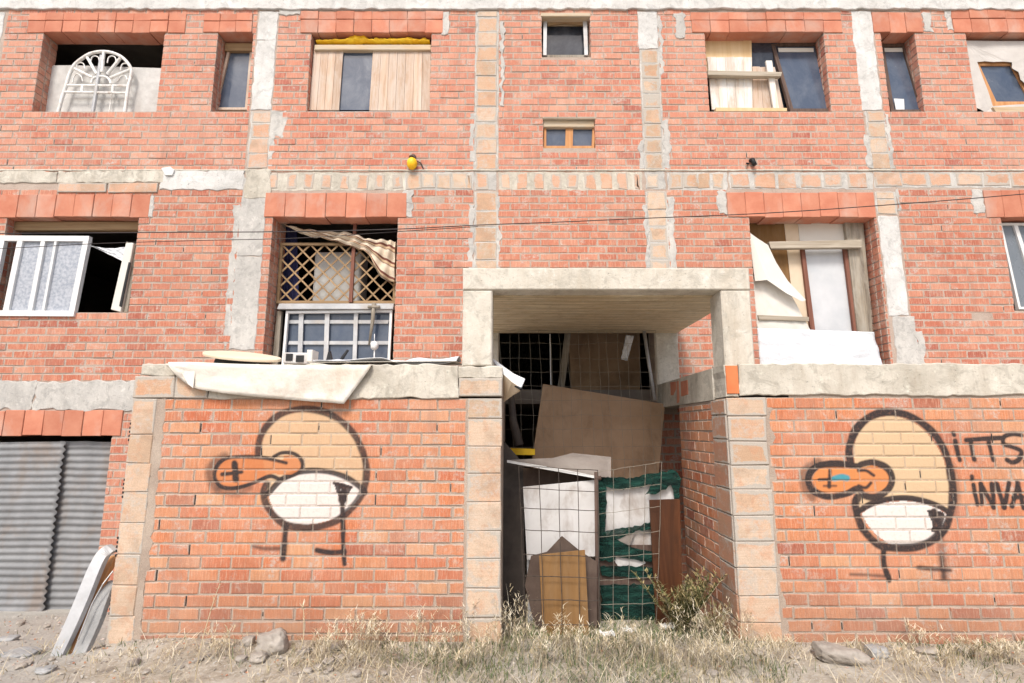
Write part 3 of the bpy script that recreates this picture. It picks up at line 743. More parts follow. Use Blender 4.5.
# small two light window
P = [A(545, 126, .06), A(594, 126, .06), A(593, 147, .06), A(545, 147, .06)]
f = quad_frame(P, .035, .05, 'wood_warm', 'window', bld, inner=[(0, .5, 2, .5, .10)]); pane(P, .03, 'pane', f)
q = MB(); q.box(.42, 1.12, BY+.03, BY+.10, 5.72, 5.815, ch=.008); q.build('head_board', 'wood_beam', f)
q = MB(); q.box(.415, 1.125, BY-.015, BY+.12, 5.815, 5.845, ch=.005); q.build('head_strip', 'wood_grey_x', f)
# tilted sash upper right
P = [A(773, 44, .2), A(817, 43.5, .2), A(831, 110, .06), A(792, 110, .06)]
f = quad_frame(P, .05, .05, 'wood_dark', 'window', bld); pane(P, .03, 'pane', f)
q = MB(); q.cur = .8; q.box(3.5, 4.30, BY+.205, BY+.235, 6.985, 7.045); q.build('head_board', 'cream', f)
# narrow window upper right
P = [A(882, 45, .2), A(904, 44.5, .2), A(923.5, 111, .06), A(893, 111, .06)]
f = quad_frame(P, .05, .05, 'wood_dark', 'window', bld); pane(P, .03, 'pane', f)
q = MB(); q.cur = .8; q.box(5.14, 5.59, BY+.21, BY+.238, 6.99, 7.05); q.build('head_board', 'cream', f)
q = MB(); q.prism([A(894, 98.5, .075), A(904, 99, .075), A(904.5, 110, .075), A(896, 110, .075)], (0, .004, 0)); q.build('paper', 'white_paint', f)
# window at right edge, lower floor
P = [A(1001, 224, .12), A(1060, 224, .12), A(1070, 308, .12), A(1020, 308, .12)]
f = quad_frame(P, .03, .05, 'white_paint', 'window', bld, inner=[(0, .25, 2, .55, .05)]); pane(P, .03, 'pane_milky', f)
# far side windows out of the photo
P = [A(1085, 224, .12), A(1120, 224, .12), A(1130, 308, .12), A(1090, 308, .12)]

# ================================================================== FRONT WALLS
def tileset(mb, x0, x1, z0, z1, Y, ztop_first=None, bh=.222, deep=.24, zz=None):
    z = z0
    while z < z1-.03:
        h = min(bh+R(-.01, .01), z1-z)
        if z1-z-h < .07: h = z1-z
        mb.cur = R(0, 1)
        mb.box(x0+.004, x1-.004+R(-.012, .006), Y+R(-.004, .002), Y+deep, z+.003, z+h-.003, ch=.005, jit=.004); z += h
CT, CBm = 2.225, 1.935
fl = empty('graffiti_wall', (-1.6, FY+.1, 0), 'orange brick wall left of the doorway with a round headed bird graffiti whose eye bleeds into its leg', 'wall')
pb = (-2.55, -1.0, .30, 2.0)
w = MB(); brickwork(w, -3.215, -.08, -.25, CBm, [(-3.3, -2.955, -1, 3, 0), (-.385, 0, -1, 3, 0)], FY, CBm-BH*30, paintbox=pb, slits=.13)
# side wall facing away to the left
bw = w.build('brick_face', ['brick_ora', 'black'], fl, paint=paintL)
def mortar_face(name, parent, x0, x1, z0, z1, pbx, paint):
    q = MB(); q.box(x0, x1, FY+.006, FY+.24, z0, z1)
    nx, nz = int((pbx[1]-pbx[0])/.01), int((pbx[3]-pbx[2])/.01)
    q.grid(lambda u, v: (pbx[0]+(pbx[1]-pbx[0])*u, FY+.0045, pbx[2]+(pbx[3]-pbx[2])*v), nx, nz)
    return q.build(name, 'mortar_ora', parent, paint=paint)
mortar_face('mortar', bw, -3.0, -.30, -.3, CBm, pb, paintL)
p = MB(); tileset(p, -3.215, -3.0, -.25, CBm-.0, FY-.006, bh=.235); p.curm = 1
for z in (.22, .66, 1.12, 1.58):
    for k in range(5): p.box(-3.2135, -3.203, FY-.0085, FY+.004, z+k*.034, z+k*.034+.018)
o = p.build('corner_pier', ['block', 'black'], fl)
q = MB(); ragged(q, -3.02, -2.935, -.2, CBm, FY-.001, .2, .018, .04, 3); q.box(-3.2, -3.0, FY+.001, FY+.24, -.3, CBm); q.build('mortar_bed', 'mortar_ora', o)
p = MB(); tileset(p, -.375, -.082, -.25, CBm, FY-.004, bh=.227); o = p.build('door_pier', 'block', fl)
q = MB(); ragged(q, -.40, -.33, -.2, CBm, FY+.002, .2, .022, .04, 8); q.box(-.34, -.092, FY+.003, FY+.235, -.3, CBm); q.build('mortar_bed', 'mortar_ora', o)
# cap: block course at ends, concrete between
q = MB(); q.cur = .3
for a, b in ((-3.215, -2.87), (-2.862, -2.58)): q.cur = R(0, 1); q.box(a, b, FY-.012, FY+.26, CBm+.004, 2.125, ch=.007, jit=.004)
q.cur = .9; q.box(-.455, -.082, FY-.012, FY+.25, CBm+.015, 2.105, ch=.007, jit=.004)
q.build('cap_block', 'block', fl)
q = MB(); ragged(q, -3.17, -2.6, 2.128, CT, FY-.004, .26, .012, .05, 1); ragged(q, -2.575, -.46, CBm+.004, CT, FY-.016, .28, .010, .05, 2); ragged(q, -.458, -.08, 2.108, CT-.02, FY-.006, .26, .008, .05, 4)
q.build('cap_beam', 'concrete', fl)
q = MB(); q.box(-3.2, -.09, FY+.24, BY-.02, 2.06, CT-.03); q.build('terrace_slab', 'conc_grey', fl)
for (xa, xb) in ((-3.215, -3.0), (-.33, -.085)):
    w = MB(); w.box(xa, xb, FY+.245, BY-.02, -.5, 2.055); w.build('side_wall', 'mortar_ora', fl)

fr = empty('graffiti_wall', (4.5, FY+.1, 0), 'orange brick wall right of the doorway with a bird graffiti and black lettering', 'wall')
pb2 = (2.35, 4.75, .30, 2.0); RX = 1.812
w = MB(); brickwork(w, RX, 7.6, -.25, CBm+.01, [(RX-.1, 2.15, -1, 3, 0)], FY, CBm+.01-BH*30, paintbox=pb2, slits=.10)
bw2 = w.build('brick_face', ['brick_ora', 'black'], fr, paint=paintR)
mortar_face('mortar', bw2, 2.0, 7.6, -.3, CBm+.01, pb2, paintR)
p = MB(); tileset(p, RX+.002, 2.15, -.25, CBm+.01, FY-.006, bh=.205); o = p.build('corner_pier', 'block', fr)
q = MB(); ragged(q, 2.11, 2.19, -.2, CBm, FY+.001, .2, .02, .04, 13); q.box(RX+.012, 2.1, FY+.001, FY+.25, -.3, CBm); q.build('mortar_bed', 'mortar_ora', o)
q = MB(); q.box(RX+.012, RX+.115, FY-.016, FY+.03, 1.975, 2.215, ch=.004); q.build('end_tile', 'terra_bright', fr)
q = MB(); ragged(q, RX+.12, 7.6, CBm+.03, CT+.005, FY-.014, .28, .010, .05, 21); ragged(q, RX+.004, RX+.118, CBm+.015, CT-.002, FY-.004, .26, .006, .05, 22); q.build('cap_beam', 'concrete', fr)
# reveal wall running back beside the doorway (faces -X)
def reveal(mb, y0, y1, z0, z1, X, bh=BH, ei=.014):
    k = 0; z = z0
    while z < z1-.03:
        zt = min(z+bh, z1)
        ys = [y0]
        yy = y0+(BL/2 if k % 2 else BL)
        while yy < y1-.05 and bh == BH: ys.append(yy+R(-.008, .008)); yy += BL
        ys.append(y1)
        for a, b in zip(ys[:-1], ys[1:]):
            mb.cur = R(0, 1); xx = X+R(-.003, .003); e = .0035
            A0 = [(a+JT/2, z+JT/2), (b-JT/2, z+JT/2), (b-JT/2, zt-JT/2), (a+JT/2, zt-JT/2)]
            cy, cz = (a+b)/2, (z+zt)/2
            def ring(x_, g): return [(x_, p[0]+(g if p[0] < cy else -g), p[1]+(g if p[1] < cz else -g)) for p in A0]
            vs = ring(xx, e+ei)+ring(xx, e)+ring(xx+e, 0)+ring(xx+.1, 0)
            b_ = len(mb.v)
            mb.add(vs, [(3, 2, 1, 0)]+[(r_+i, r_+(i+1) % 4, r_+(i+1) % 4+4, r_+i+4) for r_ in (0, 4, 8) for i in range(4)])
            for q_ in range(4, 12): mb.e[b_+q_] = 0.0
        z = zt; k += 1
w = MB(); reveal(w, FY+.34, 5.92, -.3, CBm-.02, RX+.002); rv = w.build('reveal_brickwork', 'brick_ora', fr)
q = MB(); q.box(RX+.008, RX+.25, FY+.26, 5.915, -.5, CBm); q.build('mortar', 'mortar_ora', rv)
p = MB(); reveal(p, FY+.012, FY+.345, -.25, CBm, RX-.004, bh=.205, ei=.035); p.build('reveal_block', 'block_red', fr)
q = MB(); q.box(RX-.004, RX+.22, FY+.262, BY-.015, CBm+.002, CT-.004, ch=.008); q.build('reveal_beam', 'concrete', fr)
q = MB()
for y0, y1, z0, z1 in ((5.55, 5.78, 2.03, 2.18), (5.85, 5.93, 1.96, 2.19), (5.95, 6.16, 2.05, 2.20)): q.cur = R(0, 1); q.box(RX-.008, RX+.02, y0, y1, z0, z1, jit=.008)
q.build('exposed_tile', 'terracotta', fr)
q = MB(); q.box(RX+.22, 7.6, FY+.27, BY-.02, 2.06, CT-.03); q.build('terrace_slab', 'conc_grey', fr)

# canopy
cp = empty('porch_canopy', (.83, 5.6, CT), 'cast concrete slab canopy on two short posts above the doorway', 'canopy')
q = MB(); q.box(-.432, 2.092, FY-.0, BY-.004, 2.885, 3.082, ch=.010); q.build('slab', 'conc_post', cp)
q = MB(); q.box(-.418, 2.080, FY+.20, BY-.006, 2.876, 2.8845); q.build('soffit', 'conc_soffit', cp)
for a, b in ((-.430, -.172), (1.832, 2.090)):
    q = MB(); q.box(a, b, FY+.006, FY+.275, CT-.012, 2.884, ch=.012, jit=.002); q.build('post', 'conc_post', cp)
q = MB(); q.prism([(x_, 5.2, z_) for x_, z_ in ((-.1, 3.083), (.13, 3.083), (.1, 3.13), (.02, 3.15), (-.05, 3.125))], (0, .2, 0))
tag(q.build('broken_brick', 'brick_red', recalc=True), 'small broken brick lying on top of the concrete canopy', 'brick')

# ================================================================== THINGS IN THE WINDOWS
def poly(name, pts, d, mat, parent=None, label=None, cat=None, group=None, bevel=0, rnd=.5, disp=None):
    q = MB(); q.cur = rnd; q.prism(pts, (0, d, 0)); o = q.build(name, mat, parent, recalc=True, bevel=bevel)
    if label: tag(o, label, cat, group)
    return o
def bentsheet(name, TL, TR, BR, BL_, mat, amp=.02, fr_=5, seed=0, nu=30, nv=24, th=.004, edge=0, sag=0, **kw):
    TL, TR, BR, BL_ = map(Vector, (TL, TR, BR, BL_)); q = MB()
    def fn(u, v):
        p = (TL.lerp(TR, u)).lerp(BL_.lerp(BR, u), v)
        n = mnoise.noise(Vector((u*fr_+seed, v*fr_*.7, seed)))+.4*mnoise.noise(Vector((u*fr_*2.7, v*fr_*2, seed+5)))
        e = edge*mnoise.noise(Vector((u*6, v*6, seed+9)))*(1 if min(u, v, 1-u, 1-v) < .01 else 0)
        return (p.x+e, p.y+amp*n, p.z+e-sag*math.sin(math.pi*u)*(1-v))
    q.grid(fn, nu, nv)
    return tag(q.build(name, mat, smooth=True, solid=th), kw.get('label'), kw.get('cat'), kw.get('group'))

# arched grille + foam board
pts = [(75, 65), (165, 68), (158, 114.5), (38, 114.5), (44, 90), (50, 68), (53, 65)]
poly('foam_board', [A(a, b, .20-.0*b) for a, b in pts], .05, 'foam', label='stained grey white board filling the lower part of the opening behind the arched grille', cat='board', bevel=.01)
gy = BY+.10
Z = lambda l, y=gy: [at(30+a/6.83, 30+b/6.83, y) for a, b in l]
def arc(pts, n=6):
    P = np.array(pts); o = catmull(P, n); return [tuple(p) for p in o]
gr = empty('arched_grille', at(95, 113, gy), 'white wrought iron arched grille leaning in the top left opening', 'grille')
q = MB(); q.tube(arc(Z([(185, 590), (215, 480), (250, 370), (268, 310), (300, 245), (350, 200), (420, 160), (510, 148), (590, 165), (650, 205), (690, 265), (690, 320), (670, 400), (645, 590)])), .022); q.build('hoop', 'grille', gr, smooth=True)
q = MB(); q.tube(Z([(245, 378), (675, 382)]), .016); q.tube(Z([(238, 425), (665, 431)]), .016); q.tube(Z([(360, 378), (355, 428)]), .02); q.tube(Z([(570, 380), (562, 430)]), .02); q.build('cross_bar', 'grille', gr)
q = MB()
for a in [(305, 265), (392, 188), (505, 150), (618, 192), (688, 270)]: q.tube(Z([(485+(a[0]-485)*.32, 355+(a[1]-355)*.32), a]), .02)
q.build('spoke', 'grille', gr)
q = MB(); q.tube(Z([(425, 590), (455, 400), (478, 250), (490, 175)]), .024); q.build('centre_bar', 'zinc', gr)
q = MB(); q.tube(Z([(538, 590), (552, 480), (566, 385)], gy+.05), .008); q.tube(arc(Z([(418, 362), (432, 332), (470, 318), (520, 322), (545, 345), (552, 368)])), .016)
for c in [(345, 235), (445, 190), (560, 190), (650, 240)]:
    q.tube(arc(Z([(c[0]-32, c[1]+35), (c[0]-22, c[1]-2), (c[0], c[1]-12), (c[0]+22, c[1]-2), (c[0]+30, c[1]+30)])), .008)
q.tube(arc(Z([(290, 360), (300, 320), (320, 300), (350, 318), (360, 350)])), .008); q.tube(arc(Z([(600, 350), (620, 318), (650, 312), (665, 340)])), .008)
q.build('scrollwork', 'grille', gr)

# boarded window
bw_ = empty('boarded_window', A(368, 111, .1), 'pale plank boarding around a blue grey glass strip in the top floor opening', 'boarding')
def planks(parent, x0t, x1t, x0b, x1b, yt, yb, r, n, mat, name='plank'):
    for i in range(n):
        a, b = i/n, (i+1)/n
        q = MB(); q.cur = R(0, 1); e = .35
        q.prism([A(x0t+(x1t-x0t)*a+e*.3, yt+R(-.6, .3), r), A(x0t+(x1t-x0t)*b-e*.3, yt+R(-.6, .3), r), A(x0b+(x1b-x0b)*b-e*.3, yb, r), A(x0b+(x1b-x0b)*a+e*.3, yb, r)], (0, .025, 0))
        q.build(name, mat, parent, recalc=True, bevel=.002)
planks(bw_, 314, 343.5, 309, 339, 48, 110, .09, 4, 'wood_pale'); planks(bw_, 373, 431, 369, 430, 48, 110.5, .09, 7, 'wood_pale')
f = poly('pane', [A(343, 48, .12), A(373, 48, .12), A(369.5, 110, .12), A(338.5, 110, .12)], .01, 'pane', bw_)
q = MB(); q.cur = .6; q.box(-2.76, -1.13, BY+.055, BY+.13, 6.90, 6.985, ch=.008); q.build('head_rail', 'wood_beam', bw_)
q = MB(); q.box(-2.78, -1.13, BY+.05, BY+.12, 5.935, 5.965, ch=.005); q.build('sill_strip', 'zinc', bw_)
q = MB()
def fn(u, v):
    px = 317+113*u; big = math.exp(-((px-359)/11)**2); th = v*2*math.pi
    hgt = 1.3+4.3*big+1.3*mnoise.noise(Vector((u*14, 1, 3)))+(1.2 if 375 < px < 426 else 0); k = 1+.35*mnoise.noise(Vector((u*30, math.cos(th)*1.5, math.sin(th)*1.5+4)))
    c_ = A(px, 43.5-hgt*.7, .10); return (c_[0], c_[1]+.05*math.cos(th)*k, c_[2]+max(.2, hgt)*.0135*math.sin(th)*k)
q.grid(fn, 110, 14)
tag(q.build('yellow_bag', 'yellow', smooth=True), 'crumpled yellow plastic stuffed above the pale plank boarding', 'plastic bag')

# boards beside tilted sash
bb = empty('boarded_window', A(730, 111, .1), 'patchwork of plywood and limewashed boards beside the tilted dark sash', 'boarding')
poly('plywood_sheet', [A(705, 40.5, .16), A(751.5, 40.5, .16), A(752, 72, .16), A(707, 72, .16)], .02, 'plywood', bb)
planks(bb, 707, 752, 712, 753, 57, 109.5, .13, 5, 'wood_white'); planks(bb, 752.5, 775, 753, 784, 67, 109, .15, 3, 'wood_pale')
q = MB(); q.cur = .9; q.prism([A(766, 60.5, .09), A(772, 60.5, .09), A(779, 108, .09), A(773.5, 108, .09)], (0, .03, 0)); q.build('batten', 'wood_white', bb, recalc=True)
q = MB(); q.prism([A(707.5, 70.5, .04), A(782, 72, .04), A(781, 76, .04), A(708, 75, .04)], (0, .07, 0)); q.build('cross_rail', 'wood_grey_x', bb, recalc=True)
q = MB(); q.prism([A(716, 107.5, .05), A(787, 108, .05), A(787, 111, .05), A(716, 111, .05)], (0, .07, 0)); q.build('sill_board', 'plywood', bb, recalc=True)
# dark glazed gap behind
poly('dark_gap', [A(750, 43, .20), A(777, 43, .20), A(790, 110, .20), A(752, 110, .20)], .01, 'pane_dark', bb)

# canvas with torn hole, upper right
q = MB(); 
outer = [(964, 41), (1075, 41), (1090, 112.5), (986, 112.5), (975, 108)]
hole = [(977, 62), (985, 61), (993, 62.5), (1003, 61.5), (1012, 62.5), (1012, 68), (1018, 72), (1020, 80), (1030, 88), (1032, 104), (993, 106)]
def W3(l, r): return [A(a, b, r) for a, b in l]
import bmesh
def with_hole(outer, hole, r, th, name, mat, **kw):
    bm = bmesh.new(); rings = []
    for l in (outer, hole):
        vs = [bm.verts.new(A(a, b, r)) for a, b in l]
        rings += [bm.edges.new((vs[i], vs[(i+1) % len(vs)])) for i in range(len(vs))]
    bmesh.ops.triangle_fill(bm, use_beauty=True, edges=rings)
    bmesh.ops.subdivide_edges(bm, edges=bm.edges[:], cuts=2, use_grid_fill=True)
    q = MB(); bm.verts.index_update()
    vs = [(v.co.x, v.co.y+.02*mnoise.noise(Vector((v.co.x*6, v.co.z*4, 2))), v.co.z) for v in bm.verts]
    q.add(vs, [tuple(v.index for v in f.verts) for f in bm.faces]); bm.free()
    return tag(q.build(name, mat, solid=th), **kw)
with_hole(outer, hole, .10, .006, 'canvas_cover', 'canvas', label='pale canvas with a torn hole stretched over the top right opening', cat='canvas')
q = MB(); 
P = [A(976, 63, .13), A(1013, 63, .13), A(1034, 104, .13), A(995, 104, .13)]
tw = quad_frame(P, .075, .04, 'wood_warm', 'timber_window', None); tag(tw, 'brown timber framed window showing through the torn canvas', 'window')
pane(P, .02, 'pane', tw)
tag(poly('sill_board', [A(993, 107, .07), A(1070, 106, .07), A(1072, 111.5, .07), A(996, 112, .07)], .06, 'wood_beam'), 'pale timber board lying at the foot of the torn canvas', 'board')

# white aluminium window, left
yw = -.03
P = [A(-9+11, 238, yw), A(86, 238.5, yw), A(71, 313.5, yw), A(-13, 313, yw)]
ww = quad_frame(P, .07, .06, 'white_paint', 'sliding_window', None, inner=[(0, .215, 2, .79, .07), (0, .49, 2, .50, .055), (0, .64, 2, .345, .03)])
tag(ww, 'white aluminium sliding window hanging in the left opening', 'window')
pane([A(22, 240, yw+.035), A(85, 240, yw+.035), A(70, 312, yw+.035), A(5, 312, yw+.035)], .002, 'curtain', ww, 'curtain')
bentsheet('curtain_cloth', A(88, 245, .12), A(126, 247, .12), A(124, 262, .12), A(100, 250, .12), 'tarp_white', amp=.02, label='white cloth strip hanging across the dark left opening', cat='cloth', sag=.03)
q = MB(); q.prism([A(126, 241.5, .03), A(133.5, 243, .03), A(120.5, 312, .03), A(110.5, 309.5, .03)], (0, .09, 0)); 
sh = q.build('shutter_rail', 'cream', recalc=True, bevel=.01); tag(sh, 'cream metal shutter rail standing askew in the left opening', 'rail')
q = MB(); q.prism([A(128.5, 262, .026), A(130.5, 262.5, .026), A(121.5, 307, .026), A(119, 306, .026)], (0, .01, 0)); q.build('slot', 'black', sh, recalc=True)
q = MB(); q.prism([A(134, 243.5, .07), A(138, 244, .07), A(127.5, 312, .07), A(121, 312, .07)], (0, .05, 0)); q.build('inner_rail', 'wood_grey', sh, recalc=True)

# terrace window left: lattice, blanket, tank, glazed lower sash
lt = empty('lattice_panel', A(337, 302, .25), 'orange brown timber lattice panel across the opening above the glazed sash', 'lattice')
r = .25; TLx, TRx, BLx, BRx, ty, by = 281.5, 395, 277.5, 394, 244, 302
def lp(u, v, rr): 
    x = (TLx+(TRx-TLx)*u)*(1-v)+(BLx+(BRx-BLx)*u)*v; return Vector(A(x, ty+(by-ty)*v, rr))
q = MB()
for k in range(-4, 9):
    for sgn in (1, -1):
        # diagonal: u from k/8 to k/8+.55 while v 0..1
        u0 = k/8.0; u1 = u0+.51
        if sgn < 0: u0, u1 = u1, u0
        ta, tb = 0, 1
        if u0 == u1: continue
        lo, hi = 0.0, 1.0
        for lim in (0.0, 1.0):
            t_ = (lim-u0)/(u1-u0)
            if (u1 > u0) == (lim == 0.0): lo = max(lo, t_)
            else: hi = min(hi, t_)
        if hi-lo < .03: continue
        rr = r if sgn > 0 else r+.012
        a = lp(u0+(u1-u0)*lo, lo, rr); b = lp(u0+(u1-u0)*hi, hi, rr)
        d = (b-a).normalized(); sd = Vector((-d.z, 0, d.x))*.0105; q.cur = R(0, 1)
        q.prism([a-sd, b-sd, b+sd, a+sd], (0, .011, 0))
q.build('slat', 'wood_orange', lt, recalc=True)
P = [lp(0, 0, r-.012), lp(1, 0, r-.012), lp(1, 1, r-.012), lp(0, 1, r-.012)]
quad_frame(P, .035, .035, 'wood_orange', 'frame', lt)
# blanket with stripes
m_, t_, b_ = newmat('striped_blanket'); MAT['blanket'] = m_
o_ = t_.coord(); sp_ = t_.new('ShaderNodeAttribute', attribute_name='rnd').outputs['Fac']
t_.put(b_.inputs['Base Color'], t_.ramp(t_.math('FRACT', t_.math('MULTIPLY', sp_, 3.0)), [(0, (.60, .50, .38)), (.38, (.62, .53, .41)), (.40, (.15, .055, .04)), (.54, (.18, .07, .05)), (.56, (.56, .42, .28)), (.70, (.50, .36, .22)), (.74, (.14, .06, .05)), (.82, (.62, .54, .42))]))
b_.inputs['Roughness'].default_value = .95
q = MB()
top = catmull(np.array([A(284, 224, .2), A(305, 229, .18), (A(330, 232, .16)), A(352, 233, .16), A(368, 239, .15), A(385, 240, .15), A(395, 241, .15)]), 8)
bot = catmull(np.array([A(286, 226, .22), A(308, 236, .2), (A(330, 240, .19)), A(350, 246, .18), A(368, 254, .17), A(380, 276, .17), A(395, 283, .17)]), 8)
n_ = len(top)
for j in range(13):
    v = j/12
    for i in range(n_):
        p = Vector(top[i]).lerp(Vector(bot[i]), v); p.y += .03*math.sin(i*1.1+v*3)+.015*math.sin(v*14+i*.3); q.v.append(tuple(p)); q.r.append((v*.9+.05*math.sin(i*.2)) % 1)
for j in range(12):
    for i in range(n_-1): q.f.append((j*n_+i, j*n_+i+1, (j+1)*n_+i+1, (j+1)*n_+i)); q.mi.append(0)
tag(q.build('striped_blanket', 'blanket', smooth=True, solid=.006), 'beige blanket with dark red stripes draped over the lattice panel', 'blanket')
q = MB(); a = A(311, 303, .45); b = A(362, 251, .45); q.box(a[0], b[0], BY+.45, BY+.8, a[2]-.05, b[2], ch=.03); tag(q.build('plastic_tank', 'tank', bevel=.04), 'grey white plastic tank standing behind the timber lattice', 'tank')
bentsheet('navy_curtain', A(280, 224, .5), A(297, 226, .5), A(299, 303, .5), A(278, 303, .5), 'navy', amp=.04, fr_=9, label='dark navy cloth hanging behind the left end of the lattice', cat='cloth')
tag(poly('thin_post', [A(353.5, 220, .2), A(356.5, 220, .2), A(352, 302, .2), A(348.5, 302, .2)], .04, 'wood_brown'), 'thin brown post standing in front of the lattice panel', 'post')
tag(poly('timber_rail', [A(279, 303.5, .16), A(394, 303.5, .16), A(393, 309, .16), A(277, 309, .16)], .07, 'zinc', bevel=.004), 'pale grey timber rail between lattice and glazed sash', 'rail')
P = [A(287, 312, .2), A(391, 311, .2), A(388, 372, .2), A(282, 372, .2)]
gs = quad_frame(P, .032, .05, 'white_paint', 'glazed_sash', None); tag(gs, 'white framed glazed sash standing below the lattice with pale slats behind its glass', 'window')
q = MB()
for x0, x1 in ((299, 303.5), (325, 329.5), (354, 358)): q.cur = R(0, 1); q.prism([A(x0, 312, .235), A(x1, 312, .235), A(x1-2, 372, .235), A(x0-2, 372, .235)], (0, .02, 0))
q.build('upright_slat', 'zinc', gs, recalc=True)
q = MB()
for y0, y1 in ((320, 323.5), (341, 344.5)): q.cur = R(0, 1); q.prism([A(289, y0, .257), A(389, y0, .257), A(388, y1, .257), A(288, y1, .257)], (0, .02, 0))
q.build('cross_slat', 'zinc', gs, recalc=True)
pane(P, .082, 'pane', gs)
tag(poly('side_post', [A(277, 311, .22), A(281.5, 311, .22), A(277, 372, .22), A(271, 372, .22)], .06, 'wood_grey'), 'weathered post at the left end of the glazed sash', 'post')
q = MB(); q.tube([A(374, 303, .14), A(372.5, 322, .15), A(369, 345, .15)], [.028, .024, .012]); q.tube([A(368, 307, .13), A(380, 307, .13)], .02); tag(q.build('old_stick', 'wood_grey', smooth=True), 'dark crooked stick hanging in front of the glazed sash', 'stick')
br = MB(); br.tube([A(374.5, 334, .1), A(374.5, 342, .1)], .006); br.tube([A(374.5, 341, .1), A(374.5, 343, .1), A(374.5, 348, .1), A(374.5, 350, .1)], [.01, .05, .05, .02]); br.tube([A(374.5, 349, .1), A(374, 366, .1)], .009)
tag(br.build('white_brush', 'white_paint', smooth=True), 'white round brush standing upright before the glazed sash', 'brush')

# terrace window right
tb = empty('timber_screen', A(812, 330, .25), 'makeshift timber and board screen in the terrace opening right of the canopy', 'screen')
poly('brown_board', [A(748, 221, .26), A(787, 221, .26), A(798, 330, .26), A(754, 330, .26)], .02, 'ply_orange', tb)
poly('tan_board', [A(784, 221, .25), A(800, 221, .25), A(812, 330, .25), A(796, 330, .25)], .02, 'fabric_tan', tb)
poly('white_board', [A(798, 221, .24), A(846, 220, .24), A(848, 244, .24), A(800, 244, .24)], .02, 'cream', tb)
poly('frosted_pane', [A(803, 247, .25), A(849, 247, .25), A(861, 334, .25), A(812, 334, .25)], .01, 'frosted', tb)
q = MB(); q.prism([A(801, 246, .20), A(804.5, 246, .20), A(816, 336, .20), A(811.5, 336, .20)], (0, .04, 0)); q.build('stile', 'wood_brown', tb, recalc=True); q = MB(); q.prism([A(843.5, 246, .20), A(848.5, 246, .20), A(860, 336, .20), A(854.5, 336, .20)], (0, .04, 0)); q.build('stile', 'wood_brown', tb, recalc=True)
q = MB(); q.prism([A(845, 221, .18), A(863, 221, .18), A(873, 334, .18), A(858, 334, .18)], (0, .08, 0)); q.build('weathered_post', 'wood_grey', tb, recalc=True)
q = MB(); q.prism([A(769, 241.5, .10), A(862, 239.5, .10), A(862, 247.5, .10), A(771, 248.5, .10)], (0, .07, 0)); q.build('cross_rail', 'wood_grey_x', tb, recalc=True, bevel=.006)
q = MB(); q.cur = .2; q.prism([A(758, 315, .145), A(809, 317, .145), A(809, 321, .145), A(759, 319.5, .145)], (0, .03, 0)); q.build('lower_rail', 'wood_grey_x', tb, recalc=True)
bentsheet('cream_sheet', A(752, 279, .17), A(782, 279, .17), A(812, 333, .17), A(758, 333, .17), 'cream', amp=.012, label='cream sheet below the curled white sheet in the terrace opening', cat='sheet')
q = MB(); q.prism([A(749, 232, .09), A(757, 238, .09), A(768, 245, .09), A(776, 262, .09), A(788, 281, .09), A(806, 300, .08), A(802, 301.5, .07), A(786, 293, .06), A(773, 284, .06), A(767, 280, .05), A(755, 281, .09)], (0, .006, 0))
tag(q.build('curled_sheet', 'cream', recalc=True), 'white curled sheet peeling from the left side of the terrace opening', 'sheet')
bentsheet('white_sheet', A(757, 328, .06), A(874, 332, .06), A(884, 372, .04), A(760, 372, .04), 'tarp_white', amp=.035, fr_=4, seed=3, label='white tarpaulin sheet across the foot of the terrace opening', cat='sheet')

# ================================================================== ON THE WALL TOP
T = CT
# long weathered sheet hanging over the left cap
q = MB()
edge_b = [(171, 367), (180, 378), (196, 388), (230, 394), (275, 398.5), (318, 402), (345, 404)]
lowP = catmull(np.array([at(a, b, FY-.04) for a, b in edge_b]), 6)
topP = catmull(np.array([at(a, b, FY-.035) for a, b in [(170, 364), (195, 364), (230, 365.5), (270, 366.5), (310, 367), (345, 367), (372, 367)]]), 6)
n_ = len(topP)
for j in range(15):
    for i in range(n_):
        if j < 5: # lies back over the wall top
            tt = (5-j)/5; p = Vector(topP[i]); p.y += .34*tt; p.z += .018+.015*math.sin(i*.4+tt*3)*tt
        else:
            v = (j-5)/9; p = Vector(topP[i]).lerp(Vector(lowP[i]), v); p.y -= .022+.012*math.sin(i*.35+v*2)*v+.010*mnoise.noise(Vector((i*.35, v*5, 1)))*min(1, v*3)
            if j == 5: p.z += .012
        q.v.append(tuple(p)); q.r.append(.5)
for j in range(14):
    for i in range(n_-1): q.f.append((j*n_+i, j*n_+i+1, (j+1)*n_+i+1, (j+1)*n_+i)); q.mi.append(0)
tag(q.build('hanging_sheet', 'sheet', smooth=True, solid=.006), 'long off white sheet hanging over the top of the left graffiti wall', 'sheet')
q = MB(); q.prism([at(165, 363.5, FY-.02), at(196, 363.5, FY-.045), at(193, 388, FY-.085), at(188, 384, FY-.085), at(181, 371, FY-.06), at(173, 366, FY-.04)], (0, .005, 0)); tag(q.build('folded_flap', 'sheet', recalc=True), 'folded corner flap of pale sheet at the left end of the hanging sheet', 'sheet')
bentsheet('flat_sheet', (-1.75, 5.3, T+.05), (-.48, 5.3, T+.08), (-.48, FY-.0, T+.03), (-1.75, FY-.0, T+.02), 'sheet', amp=.0, label='pale crumpled sheet lying on the wall top beside the canopy post', cat='sheet')
q = MB()
def fn(u, v):
    x = -1.72+1.24*u; y = FY+.02+.5*v; return (x, y, T+.015+.06*max(0, mnoise.noise(Vector((x*3.5, y*4, 1)))+.25)+.05*v*(u > .1)+.02*v)
